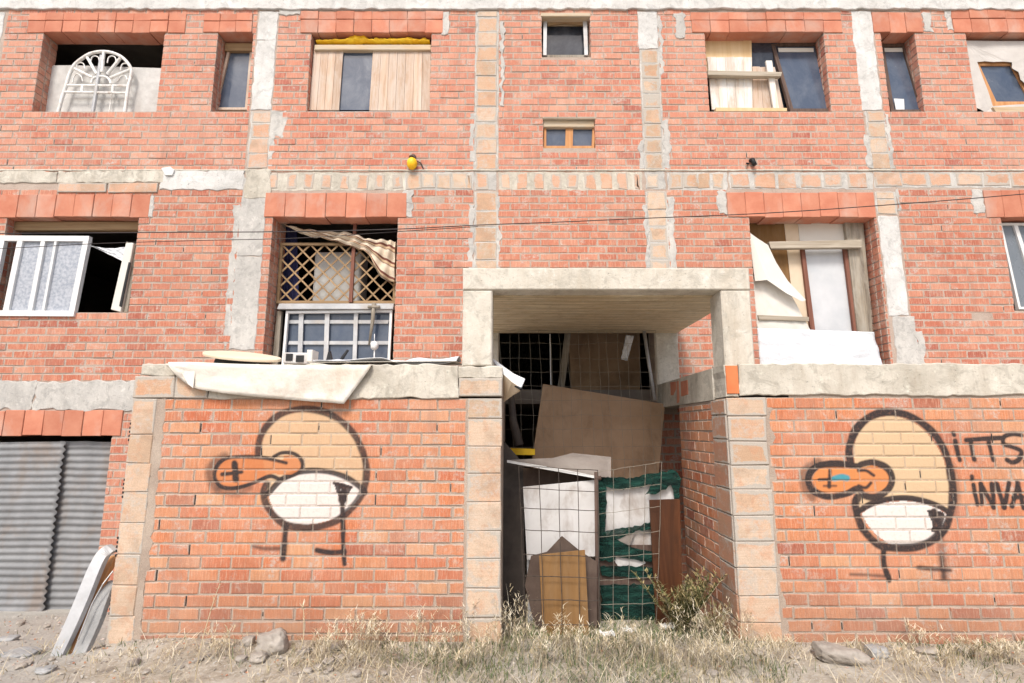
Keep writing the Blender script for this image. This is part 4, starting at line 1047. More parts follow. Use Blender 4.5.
q.grid(fn, 40, 16); tag(q.build('crumpled_sheet', 'tarp_white', smooth=True, solid=.004), 'white crumpled plastic heaped on the wall top left of the canopy post', 'plastic sheet')
# oval board
q = MB(); c0 = Vector(at(238, 356, FY+.18))
ring = [(math.cos(g)*.33*(1+.25*math.cos(g) if math.cos(g) > 0 else 1), math.sin(g)*.16) for g in [2*math.pi*k/32 for k in range(32)]]
ax = Vector((1, -.12, -.11)).normalized(); ay = Vector((.1, 1, .28)).normalized()
up = ax.cross(ay).normalized()
pts = [c0+ax*a+ay*b for a, b in ring]; q.add([p+up*.014 for p in pts]+[p-up*.014 for p in pts], [tuple(range(32)), tuple(range(32, 64))[::-1]]+[(i, i+32, (i+1) % 32+32, (i+1) % 32) for i in range(32)])
tag(q.build('oval_board', 'fabric_tan', recalc=True, bevel=.008), 'tan oval board lying tilted on the wall top beneath the lattice window', 'board')
q = MB(); q.prism([at(213, 364, FY+.12), at(262, 365, FY+.12), at(258, 358, FY+.12), at(216, 357, FY+.12)], (0, .2, 0)); tag(q.build('dark_tray', 'black', recalc=True), 'dark flat tray under the tan oval board', 'tray')
# clutter
q = MB(); a = at(285, 365, FY+.22); b = at(312, 353, FY+.22); q.box(a[0], b[0], FY+.16, FY+.34, a[2], b[2], ch=.008, jit=.01)
bx = q.build('scrap_box', 'white_board', bevel=.004); tag(bx, 'small dirty white box on the wall top in front of the glazed sash', 'box')
q = MB(); q.box(a[0]+.03, a[0]+.09, FY+.154, FY+.165, a[2]+.03, b[2]-.015); q.box(a[0]+.12, a[0]+.19, FY+.154, FY+.165, a[2]+.02, b[2]-.03); q.build('opening', 'black', bx)
q = MB(); q.box(b[0]-.02, b[0]+.03, FY+.15, FY+.3, a[2]+.02, b[2]+.02, ch=.006); q.build('lid_strip', 'cream', bx)
q = MB(); q.prism([at(328, 352, FY+.2), at(330, 351, FY+.2), at(333, 364, FY+.2), at(325, 364, FY+.2)], (0, .03, 0)); tag(q.build('black_wedge', 'black', recalc=True), 'black pointed scrap standing on the wall top beside the small box', 'scrap')
q = MB(); q.tube([at(348, 350, FY+.2), at(343, 357, FY+.2), at(339, 365, FY+.2)], [.012, .016, .02]); tag(q.build('black_stub', 'black', smooth=True), 'slanted black stub standing on the wall top under the lattice window', 'scrap')
q = MB(); q.box(*[at(312, 360, FY+.25)[0], at(337, 360, FY+.25)[0]], FY+.2, FY+.26, T+.01, T+.045, ch=.005); tag(q.build('wood_scrap', 'wood_grey', None), 'short dark slat lying between the box and the black scraps', 'slat')
# rolled awning end beside post
aw = empty('rolled_awning', at(505, 385, FY+.3), 'white folded awning sheet sticking out into the doorway from the left pier', 'awning')
q = MB(); P = [at(491, 357, FY+.35), at(503, 366, FY+.25), at(514, 374, FY+.15), at(525, 379, FY+.05)]
Q = [at(497, 371, FY+.30), at(503, 374, FY+.2), at(512, 382, FY+.1), at(521, 388, FY+.0)]
q.add(P+Q, [(i, i+1, i+5, i+4) for i in range(3)]); q.build('sheet', 'tarp_white', aw, solid=.008)
q = MB(); P2 = [at(521, 388, FY+.0), at(512, 382, FY+.1), at(503, 374, FY+.2)]; Q2 = [at(519, 392, FY+.1), at(512, 396, FY+.2), at(504, 402, FY+.3)]
q.add(P2+Q2, [(0, 1, 4, 3), (1, 2, 5, 4)]); q.build('underside_flap', 'fabric_tan', aw, solid=.006)
q = MB(); q.tube([at(521, 389, FY-.01), at(500, 376, FY+.4)], .013, 10); q.build('roller_tube', 'black', aw, smooth=True)

# ================================================================== DOORWAY CLUTTER
D = at
# rusty rebar mesh panel (lower)
def mesh_panel(name, corners, nu, nv, r, mat, wob=.004, **kw):
    TL, TR, BR, BL_ = map(Vector, corners); q = MB()
    for i in range(nu+1):
        u = i/nu+R(-.01, .01)*(0 < i < nu); n = 8; pts = []
        for k in range(n+1):
            p = TL.lerp(TR, u).lerp(BL_.lerp(BR, u), k/n); pts.append((p.x+R(-wob, wob), p.y+R(-wob, wob), p.z))
        q.tube(pts, r, 5)
    for j in range(nv+1):
        v = j/nv+R(-.008, .008)*(0 < j < nv); n = 8; pts = []
        for k in range(n+1):
            p = TL.lerp(BL_, v).lerp(TR.lerp(BR, v), k/n); pts.append((p.x, p.y+R(-wob, wob), p.z+R(-wob, wob)))
        q.tube(pts, r, 5)
    return tag(q.build(name, mat), kw.get('label'), kw.get('cat'))
mesh_panel('wire_mesh_panel', (D(519, 466, 4.98), D(598, 470, 4.98), D(599, 648, 4.86), D(526, 648, 4.86)), 4, 8, .0035, 'wire', label='rusty large grid wire mesh standing in front of the orange board', cat='wire mesh')
mesh_panel('wire_mesh_panel', (D(598, 472, 5.24), D(662, 462, 5.24), D(656, 628, 5.20), D(600, 628, 5.20)), 4, 7, .0025, 'wire_light', label='thin wire mesh stretched across the green netting', cat='wire mesh')
mesh_panel('wire_mesh_panel', (D(500, 331, 6.5), D(656, 331, 6.5), D(664, 478, 6.05), D(505, 478, 6.05)), 16, 10, .0019, 'wire_light', wob=.012, label='fine light wire mesh closing the dark upper half of the doorway', cat='wire mesh')
# boards
tag(poly('chipboard_panel', [D(539, 555, 4.98), D(585, 550, 4.98), D(590, 650, 4.90), D(544, 650, 4.90)], .018, 'ply_orange', bevel=.002), 'orange chipboard panel standing behind the rusty mesh in the doorway', 'board')
tag(poly('pointed_cardboard', [D(531, 556, 5.08), D(547, 552, 5.08), D(562, 536, 5.08), D(580, 551, 5.08), D(597, 562, 5.08), D(597, 632, 5.04), D(560, 632, 5.04), D(535, 628, 5.04), D(525, 585, 5.06)], .012, 'brown_rag'), 'dark brown cardboard with a pointed top behind the orange panel', 'cardboard')
tag(poly('stained_board', [D(523, 487, 5.25), D(596, 480, 5.25), D(597, 556, 5.2), D(590, 557, 5.2), D(527, 560, 5.2)], .02, 'white_board', bevel=.002), 'stained white panel behind the rusty mesh on the left of the doorway', 'board')
tag(poly('grey_scrap', [D(527, 560, 5.3), D(545, 556, 5.3), D(546, 640, 5.2), D(528, 640, 5.2)], .01, 'zinc'), 'pale grey scrap sheet low behind the orange panel', 'sheet')
tag(poly('dark_plank', [D(503, 440, 5.55), D(523, 463, 5.5), D(526, 640, 5.35), D(500, 640, 5.35)], .03, 'dark_board'), 'tall black board standing against the left pier inside the doorway', 'board')
tag(poly('large_hardboard', [D(543, 384, 6.5), D(665, 404, 6.5), D(658, 482, 6.2), D(531, 468, 6.2)], .012, 'hardboard', bevel=.002), 'large brown hardboard sheet leaning in the middle of the doorway', 'board')
tag(poly('brown_shelf_board', [D(523, 468, 5.5), D(597, 474, 5.5), D(597, 490, 5.5), D(523, 489, 5.5)], .02, 'brown_rag'), 'brown board strip just above the white panel in the doorway', 'board')
# grey canvas with white rail
cv = empty('canvas_tray', D(560, 478, 5.3), 'grey canvas tray with a white front edge resting on top of the doorway boards', 'tray')
q = MB(); q.prism([D(508, 460, 5.35), D(553, 458, 5.5), D(573, 453, 5.6), D(611, 457, 5.5), D(611, 478, 5.3), D(596, 476, 5.25)], (0, .02, 0)); q.build('canvas', 'grey_cloth', cv, recalc=True)
q = MB(); q.prism([D(507, 460, 5.28), D(560, 469, 5.24), D(596, 476, 5.2), D(596, 478.5, 5.2), D(560, 472, 5.24), D(507, 462.5, 5.28)], (0, .02, 0)); q.build('front_rail', 'white_paint', cv, recalc=True)
q = MB(); q.prism([D(500, 448, 5.9), D(535, 449, 5.9), D(535, 455, 5.9), D(500, 455, 5.9)], (0, .12, 0)); tag(q.build('yellow_crate', 'yellow', recalc=True), 'yellow plastic crate edge beside the left pier under the dark opening', 'crate')
# fence post and green netting
q = MB(); q.tube([D(596, 472, 5.15), D(597, 560, 5.13), D(598, 640, 5.10)], .017, 10); q.tube([D(594.6, 478, 5.15), D(601, 478, 5.15)], .02, 8); tag(q.build('fence_post', 'wood_dark', smooth=True), 'dark metal post standing in the middle of the doorway', 'post')
gn = empty('green_netting', D(630, 628, 5.28), 'torn green garden netting over white boards in the right of the doorway', 'netting')
poly('white_backing', [D(600, 484, 5.34), D(676, 476, 5.34), D(676, 505, 5.34), D(655, 590, 5.34), D(602, 590, 5.34)], .015, 'white_board', gn)
poly('dark_backing', [D(600, 545, 5.326), D(655, 545, 5.326), D(655, 585, 5.326), D(600, 585, 5.326)], .01, 'wood_dark', gn)
poly('white_lower_strip', [D(612, 557, 5.315), D(640, 556, 5.315), D(646, 563, 5.315), D(638, 567, 5.315), D(618, 566, 5.315)], .008, 'white_board', gn)
def net(l, y=5.30, seed=0):
    q = MB(); P = [Vector(D(a, b, y)) for a, b in l]
    # densify outline with ragged edge
    pts = []
    for i in range(len(P)):
        a, b = P[i], P[(i+1) % len(P)]; n = max(1, int((b-a).length/.03))
        for k in range(n):
            p = a.lerp(b, k/n); e = .02*mnoise.noise(p*22); pts.append((p.x+e, p.y+.008*mnoise.noise(p*14), p.z+.02*mnoise.noise(p*27+Vector((3,1,2)))))
    q.prism(pts, (0, .006, 0)); q.build('net', 'green_net', gn, recalc=True)
net([(597, 480), (606, 480), (606, 560), (597, 560)])
net([(600, 477), (630, 478), (655, 473), (676, 470), (681, 476), (679, 500), (675, 502), (674, 490), (671, 485), (656, 494), (645, 494), (652, 484), (640, 487), (620, 490), (605, 486)], 5.29)
net([(603, 533), (612, 530), (625, 528), (652, 522), (653, 528), (630, 534), (617, 540), (625, 545), (640, 549), (654, 552), (654, 562), (645, 562), (630, 558), (616, 556), (612, 562), (602, 560)], 5.295)
net([(600, 566), (656, 567), (657, 576), (640, 578), (601, 576)], 5.30)
net([(601, 585), (657, 584), (659, 628), (602, 630)], 5.30)
poly('grey_scrap', [D(617, 535, 5.30), D(626, 530, 5.30), D(634, 535, 5.30), D(630, 545, 5.30), D(619, 544, 5.30)], .01, 'grey_cloth', gn)
# brown door panel (angled)
q = MB(); q.prism([D(649.5, 500, 5.27), D(680, 499, 5.29), D(684, 640, 5.22), D(657, 640, 5.20)], (0, .025, 0)); tag(q.build('door_panel', 'ply_brown', recalc=True, bevel=.003), 'varnished brown door panel leaning against the right reveal wall', 'door')
# steel tube, hanging cloth, hose
q = MB(); q.tube([D(644, 331, 6.45), D(649, 365, 6.4), D(655, 400, 6.35)], .02, 10); tag(q.build('steel_tube', 'steel', smooth=True), 'grey steel tube leaning beside the right concrete column', 'tube')
q = MB(); q.tube([D(550, 334, 6.7), D(550.5, 362, 6.7), D(551, 385, 6.7)], .007, 6); tag(q.build('rope', 'white_paint'), 'thin white cord hanging in the dark upper doorway', 'cord')
bentsheet('hanging_cloth', D(626, 335, 6.7), D(634, 336, 6.7), D(627, 361, 6.7), D(621, 359, 6.7), 'tarp_white', amp=.03, fr_=12, nu=8, nv=14, label='black and white cloth hanging in the dark upper doorway', cat='cloth')
q = MB(); q.tube([D(511, 390, 5.7), D(513, 420, 5.7), D(519, 445, 5.7)], [.03, .04, .05], 8); tag(q.build('grey_pipe', 'dark_board', smooth=True), 'dark grey pipe standing behind the left pier in the doorway', 'pipe')
tag(poly('leaning_timber', [D(565, 333, 7.2), D(571, 333, 7.2), D(563, 400, 7.2), D(556, 400, 7.2)], .05, 'wood_grey'), 'dim slanted timber inside the dark doorway', 'timber')

# ================================================================== GARAGE SHEETS
def corrugated(name, TL, TR, BR, BL_, mat, waves, label, seed, edge):
    TL, TR, BR, BL_ = map(Vector, (TL, TR, BR, BL_)); q = MB(); nu, nv = 24, waves*8
    def fn(u, v):
        e = .012*mnoise.noise(Vector((v*9, seed, 0)))+.010*math.sin(v*waves*2*math.pi) if (edge and u > .999) else 0
        p = TL.lerp(TR, u).lerp(BL_.lerp(BR, u), v); return (p.x+e, p.y+.008*math.sin(v*waves*2*math.pi)+.012*mnoise.noise(Vector((u*2, v*2, seed))), p.z+.006*mnoise.noise(Vector((u*3, v*5, seed))))
    q.grid(fn, nu, nv); return tag(q.build(name, mat, smooth=True, solid=.003), label, 'metal sheet')
corrugated('corrugated_sheet', A(-60, 443, .05), A(65, 441.5, .05), A(43, 613, .03), A(-80, 613, .03), 'metal_grey', 24, 'corrugated grey metal sheet closing the left half of the garage opening', 1, True)
corrugated('corrugated_sheet', A(60, 441, .10), A(113, 442, .10), A(94, 613, .10), A(38, 613, .10), 'metal_grey', 24, 'corrugated grey metal sheet overlapped at the right side of the garage opening', 4, False)

# leaning bent panels
def bent_strip(l, y0, y1, wd, mat, name, parent=None):
    """ribbon following px path l, from depth y0 to y1, thickness toward the right"""
    q = MB(); n = len(l)
    C = catmull(np.array([at(a, b, y0+(y1-y0)*i/(n-1)) for i, (a, b) in enumerate(l)]), 6); q_ = []
    N = len(C)
    for i in range(N):
        t = Vector(C[min(i+1, N-1)]-C[max(i-1, 0)]).normalized(); sd = Vector((-t.z, 0, t.x)).normalized()
        if sd.x < 0: sd = -sd
        c = Vector(C[i]); ww_ = wd*(.8+.2*math.sin(i/N*3))
        q_ += [c-sd*ww_/2, c+sd*ww_/2, c+sd*ww_/2+Vector((.01, .045, 0)), c-sd*ww_/2+Vector((.01, .045, 0))]
    fs = [(i*4+k, i*4+(k+1) % 4, (i+1)*4+(k+1) % 4, (i+1)*4+k) for i in range(N-1) for k in range(4)]+[(3, 2, 1, 0), ((N-1)*4, (N-1)*4+1, (N-1)*4+2, (N-1)*4+3)]
    q.add(q_, fs); return q.build(name, mat, parent, recalc=True, bevel=.006)
lp_ = empty('curved_board', at(55, 662, 4.5), 'tall pale panel with a curved top leaning on the left end of the wall', 'panel')
bent_strip([(110, 548), (101, 555), (93, 570), (82, 597), (70, 625), (52, 664)], 4.72, 4.45, .10, 'zinc', 'metal_face', lp_)
bent_strip([(113, 556), (107, 566), (99, 582), (88, 606), (75, 636), (62, 664)], 4.80, 4.50, .07, 'wood_warm', 'timber_core', lp_)
tag(bent_strip([(112, 582), (106, 588), (100, 600), (92, 622), (82, 645), (73, 666)], 4.74, 4.44, .11, 'stone_grey', 'curved_board'), 'shorter weathered grey panel leaning beside the tall curved one', 'panel')
q = MB(); q.tube([at(113, 571, 4.66), at(103, 584, 4.6), at(92, 604, 4.55), (at(78, 640, 4.47))], .006, 6); tag(q.build('bent_wire', 'steel'), 'thin bent wire lying along the leaning panels', 'wire')

# ================================================================== WIRES, LAMP, SCRAPS
def cable(l, Y, r, label):
    q = MB(); C = catmull(np.array([at(a, b, Y) for a, b in l]), 10); q.tube([tuple(c) for c in C], r, 6); tag(q.build('overhead_cable', 'cable', smooth=True), label, 'cable')
cable([(-160, 234), (0, 233.5), (150, 232.5), (300, 231.5), (400, 229), (480, 225), (560, 222), (640, 218.5), (768, 213), (900, 204), (1024, 194), (1180, 180)], 6.35, .0062, 'long black cable crossing the whole facade')
cable([(-160, 254), (0, 248.5), (100, 243.5), (200, 240.5), (300, 238), (400, 231.5), (478, 226.5)], 6.37, .0045, 'thinner lower black cable at the left half of the facade')
yl = empty('bulkhead_lamp', A(412, 163, 0), 'small yellow round lamp fixed on the brick facade', 'lamp')
q = MB(); c = Vector(A(412, 163.5, -.05))
def fn(u, v):
    th, ph = u*2*math.pi, v*math.pi; return (c.x+.068*math.sin(ph)*math.cos(th), c.y+.06*math.sin(ph)*math.sin(th), c.z+.085*math.cos(ph))
q.grid(fn, 16, 12); q.build('globe', 'yellow', yl, smooth=True)
q = MB(); q.tube([c+Vector((0, .0, .07)), c+Vector((.02, .02, .115))], [.05, .035], 10); q.build('collar', 'brown_rag', yl)
q = MB(); q.tube([c+Vector((.05, .03, .05)), c+Vector((.11, .04, .03)), c+Vector((.15, .05, -.07))], .008, 6); q.build('cable_tail', 'cable', yl)
q = MB(); q.prism([A(161, 168, -.03), A(170, 166.5, -.03), A(174, 170, -.03), A(172, 175, -.03), A(165, 175, -.03)], (0, .03, 0)); tag(q.build('white_scrap', 'white_paint', recalc=True, bevel=.005), 'small white scrap stuck on the ledge at left of the facade', 'scrap')
q = MB(); c = Vector(A(751, 163, -.0)); q.tube([c+Vector((0, .02, .04)), c+Vector((0, -.05, .02)), c+Vector((.02, -.06, -.06))], .03, 8); q.tube([c+Vector((-.02, .02, 0)), c+Vector((-.08, -.05, -.03))], .012, 6); tag(q.build('pipe_stub', 'black', smooth=True), 'broken black pipe stub sticking out of the right facade', 'pipe')

# ================================================================== GROUND, STONES, PLANTS
q = MB()
xs = np.unique(np.concatenate([np.linspace(-300, -14, 12), np.linspace(-14, -7, 15), np.linspace(-7, 7, 351), np.linspace(7, 14, 15), np.linspace(14, 300, 12)]))
ys = np.unique(np.concatenate([np.linspace(-400, -3, 14), np.linspace(-3, 2.5, 20), np.linspace(2.5, 6.9, 147), np.linspace(6.9, 14, 8), np.linspace(14, 300, 8)]))
nx, ny = len(xs), len(ys)
for y in ys:
    for x in xs: q.v.append((x, y, gz(x, y))); q.r.append(.5)
for j in range(ny-1):
    for i in range(nx-1): q.f.append((j*nx+i, j*nx+i+1, (j+1)*nx+i+1, (j+1)*nx+i)); q.mi.append(0)
m_, t_, b_ = newmat('dry_ground'); MAT['ground'] = m_; o_ = t_.coord()
col = t_.ramp(t_.noise(o_, 1.1, 7, .65, .3), [(.35, (.27, .22, .165)), (.5, (.38, .335, .27)), (.68, (.50, .465, .41))])
col = t_.mix(t_.ramp(t_.noise(o_, 9, 6, .7, .5), [(.5, 0.0), (.66, .6)]), col, (.20, .165, .115))
col = t_.mix(t_.ramp(t_.noise(t_.coord((1, 1, 1), loc=(5, 3, 0)), 34, 4, .7), [(.55, 0.0), (.63, .7)]), col, (.50, .47, .42))
sx_ = t_.new('ShaderNodeSeparateXYZ'); t_.l.new(o_, sx_.inputs[0])
lf = t_.math('ADD', t_.math('MULTIPLY', sx_.outputs[0], -1.0), t_.math('MULTIPLY', t_.noise(o_, 3, 4, .6), .8))
col = t_.mix(t_.ramp(t_.math('SUBTRACT', lf, 3.2), [(.0, 0.0), (.6, .6)]), col, (.40, .39, .365))
t_.put(b_.inputs['Base Color'], col); b_.inputs['Roughness'].default_value = .97
t_.put(b_.inputs['Normal'], t_.bump(t_.noise(o_, 40, 7, .7), .8, .02))
g_ = q.build('ground', 'ground', smooth=True, base=(0, 0, 0)); g_['kind'] = 'structure'

def rock(name, x, y, sx, sy, sz, mat, label, seed, group=None, cat='stone', rot=0):
    q = MB(); n = 4
    import bmesh as B_
    bm = B_.new(); B_.ops.create_icosphere(bm, subdivisions=n, radius=1)
    for v in bm.verts:
        d = v.co.normalized(); k = 1+.10*mnoise.noise(d*5+Vector((seed, 9, 0)))+.30*mnoise.noise(d*1.3+Vector((seed, 0, 0)))+.14*mnoise.noise(d*3.1+Vector((seed, 5, 0)))+.09*mnoise.noise(d*9)
        p = d*k; p.x = max(-.82, min(.86, p.x)); p.z = max(-.8, min(.78, p.z))
        ca, sa = math.cos(rot), math.sin(rot)
        v.co = Vector((p.x*sx, p.y*sy, p.z*sz)); v.co = Vector((v.co.x*ca-v.co.z*sa, v.co.y, v.co.x*sa+v.co.z*ca))
    me = bpy.data.meshes.new(name); bm.to_mesh(me); bm.free(); me.materials.append(MAT[mat])
    me.polygons.foreach_set('use_smooth', [True]*len(me.polygons))
    o = bpy.data.objects.new(name, me); COL.objects.link(o); o.location = (x, y, gz(x, y)+sz*.45)
    return tag(o, label, cat, group)
def gpx(px, py):
    """ground point under a pixel"""
    for k in range(300):
        Y = 2.6+k*.012; p = at(px, py, Y)
        if p[2] <= gz(p[0], Y)+.002: return p[0], Y
    return p[0], Y
x, y = gpx(269, 654); rock('rubble_stone', x, y+.05, .125, .10, .11, 'stone', 'large pale rubble stone at the foot of the left graffiti wall', 3, rot=.2)
x, y = gpx(244, 647); rock('rubble_stone', x, y+.06, .055, .05, .045, 'stone', 'small round stone just left of the large rubble stone', 8)
x, y = gpx(258, 661); rock('rubble_stone', x, y, .07, .06, .04, 'stone', 'flat small stone in front of the large rubble stone', 12)
x, y = gpx(846, 664); rock('rubble_stone', x, y+.05, .21, .12, .08, 'stone', 'long grey boulder lying at the foot of the right graffiti wall', 21, rot=-.13)
x, y = gpx(881, 658); rock('rubble_stone', x, y+.04, .085, .07, .05, 'stone_grey', 'small grey stone beside the long boulder', 27)
x, y = gpx(930, 655); rock('rubble_stone', x, y+.04, .10, .06, .03, 'stone', 'low flat stone half buried right of the long boulder', 31)
src = None
for i in range(46):
    if i < 24: px, py = R(120, 345), R(642, 680)
    elif i < 36: px, py = R(0, 110), R(618, 680)
    else: px, py = R(345, 1020), R(655, 680)
    x, y = gpx(px, py)
    if src is None or i % 6 == 0:
        s = .045; src = rock('loose_stone', x, y, s, s*.8, s*.6, 'stone', 'small pale loose stone lying in the dry grass', 40+i*3, 'loose stones scattered at the wall foot'); o = src
    else:
        o = src.copy(); COL.objects.link(o)
    k = R(.35, 1.15); o.scale = (k, k, k*R(.7, 1)); o.rotation_euler = (0, 0, R(0, 6)); o.location = (x, y, gz(x, y)+.012*k)
# flat broken slabs by the garage
for i, (px, py, s) in enumerate(((20, 655, .15), (70, 628, .09), (8, 640, .09), (45, 672, .07))):
    x, y = gpx(px, py); rock('broken_slab', x, y, s, s*.7, .025, 'stone_grey', ['largest flat grey slab piece on the dirt before the garage', 'flat grey slab piece nearest the garage sheets', 'flat grey slab piece at the left edge of the dirt', 'small flat slab piece left of the leaning panels'][i], 90+i*7, cat='slab')
# paper scraps
for i, (px, py, lb) in enumerate(((607, 640, 'crumpled pinkish paper at the foot of the doorway post'), (629, 636, 'crumpled white paper under the green netting'), (668, 632, 'pale lilac paper scrap below the brown door panel'))):
    x, y = gpx(px, py); q = MB(); sd = i*7.3
    def fn(u, v):
        return (x+(u-.5)*.12, y+(v-.5)*.08, gz(x, y)+.05+.035*mnoise.noise(Vector((u*5+sd, v*5, 0))))
    q.grid(fn, 12, 8); tag(q.build('paper_scrap', 'white_paint', solid=.002), lb, 'paper')

# gravel and crumbs of brick
q = MB()
for i in range(2600):
    if i < 1500: x = R(-5.6, -1.0); y = R(3.3, 4.55) if x > -3.3 else R(3.3, 6.5)
    else: x = R(-1, 5.6); y = R(3.3, 4.56)
    if R(0, 1) > .35+.6*math.exp(-((y-4.45)/.3)**2) and x > -3.3: continue
    r_ = R(.004, .013)*(1.6 if R(0, 1) < .12 else 1); z = gz(x, y)+r_*.3; q.cur = R(0, 1)
    q.add([(x+R(.7, 1.3)*r_*a, y+R(.7, 1.3)*r_*b, z+R(.5, 1)*r_*c) for a, b, c in ((1, 0, 0), (0, 1, 0), (-1, 0, 0), (0, -1, 0), (R(-.4, .4), R(-.4, .4), 1), (0, 0, -1))], [(0, 1, 4), (1, 2, 4), (2, 3, 4), (3, 0, 4), (1, 0, 5), (2, 1, 5), (3, 2, 5), (0, 3, 5)])
m_, t_, b_ = newmat('gravel'); MAT['gravel'] = m_; b_.inputs['Roughness'].default_value = .95
t_.put(b_.inputs['Base Color'], t_.ramp(t_.new('ShaderNodeAttribute', attribute_name='rnd').outputs['Fac'], [(0, (.20, .17, .14)), (.4, (.34, .31, .27)), (.75, (.50, .47, .43)), (.9, (.42, .20, .12)), (1, (.45, .24, .15))]))
tag(q.build('gravel', 'gravel'), 'fine gravel and brick crumbs strewn over the bare dirt', 'gravel', kind='stuff')
# --- foliage materials
def M_leaf(name, pal):
    m, t, b = newmat(name); a = t.new('ShaderNodeAttribute', attribute_name='rnd').outputs['Fac']
    t.put(b.inputs['Base Color'], t.ramp(a, [(i/(len(pal)-1), c) for i, c in enumerate(pal)])); b.inputs['Roughness'].default_value = .75
    MAT[name] = m
M_leaf('grass', [(.06, .10, .035), (.10, .14, .05), (.16, .17, .08), (.30, .25, .145), (.44, .37, .24), (.60, .53, .39)])
M_leaf('greenery', [(.05, .065, .022), (.09, .10, .035), (.15, .14, .055), (.23, .19, .085), (.33, .26, .13)])
M_leaf('straw', [(.30, .23, .14), (.42, .34, .21), (.54, .46, .32), (.68, .62, .49)])

def blades(specs, name, mat, parent=None):
    V = []; Fc = []; Rn = []
    for (x, y, z, h, w_, lean, az, r_, curl) in specs:
        b = len(V); dx, dy = math.cos(az), math.sin(az); px_, py_ = -dy*w_/2, dx*w_/2
        for k, t in enumerate((0, .4, .75)):
            o = lean*t+curl*t*t; wk = (1, .8, .45)[k]
            cx, cy, cz = x+dx*o*h, y+dy*o*h, z+h*t*(1-.25*min(1, abs(lean+curl))*t)
            V += [(cx+px_*wk, cy+py_*wk, cz), (cx-px_*wk, cy-py_*wk, cz)]; Rn += [r_]*2
        o = lean+curl; V.append((x+dx*o*h, y+dy*o*h, z+h*(1-.35*min(1, abs(o))))); Rn.append(r_)
        Fc += [(b, b+1, b+3, b+2), (b+2, b+3, b+5, b+4), (b+4, b+5, b+6)]
    q = MB(); q.v = V; q.r = Rn; q.f = Fc; q.mi = [0]*len(Fc)
    return q.build(name, mat, parent, base=None)
def dens(x, y):
    n = mnoise.noise(Vector((x*1.6, y*2.2, 4)))+.5*mnoise.noise(Vector((x*5, y*5, 9)))
    d = .30+1.5*n
    if x < -2.9: d *= .12 if x < -3.2 else .35
    elif x < -1.5: d *= .3
    if -.2 < x < 1.85: d += .7*(y > 3.9)+.3
    if x > 1.9: d = d*.75+.35*(y > 4.25)
    if -1.7 < x < -.1: d += .5*(y > 4.15)
    return d
sp_ = []
cnt = 0
while cnt < 30000:
    x = R(-5.6, 5.6); y = R(3.3, 5.4) if -.05 < x < 1.8 else (R(3.3, 4.57) if x > -3.3 else R(3.3, 6.4))
    cnt += 1
    if R(0, 1) > dens(x, y): continue
    if 2.2 < x < 3.2 and y < 4.45 and R(0, 1) < .8: continue
    door = math.exp(-((x-.85)/1.1)**2)
    near = max(0, 1-abs(y-4.5)/.9)
    h = R(.02, .085)+R(0, .10)*door*near+R(0, .05)*near*R(0, 1)
    green = mnoise.noise(Vector((x*1.1+3, y*1.5, 2)))+.45*door+.12+(.3 if x > 3.2 else 0)-.2
    r_ = min(1, max(0, random.gauss(.72 if green < .0 else .27, .22)))
    sp_.append((x, y, gz(x, y)-.005, h, R(.003, .007), R(.1, .9), R(0, 6.28), r_, R(-.1, .6)))
tag(blades(sp_, 'grass', 'grass'), 'short dry grass and weeds along the foot of the walls', 'grass', kind='stuff')
# dead straw mat lying flat
sp_ = []
for i in range(12000):
    x = R(-5.6, 5.6); y = R(3.3, 4.55)
    if mnoise.noise(Vector((x*1.9+4, y*2.6, 6)))+R(-.35, .35) < 0: continue
    if x < -2.6 and R(0, 1) < .75: continue
    sp_.append((x, y, gz(x, y)+R(0, .02), R(.05, .14), R(.002, .005), R(.9, 1.6), R(0, 6.28), R(0, 1), R(0, .6)))
tag(blades(sp_, 'straw_litter', 'straw'), 'pale dead straw lying flat over the ground before the walls', 'straw', kind='stuff')
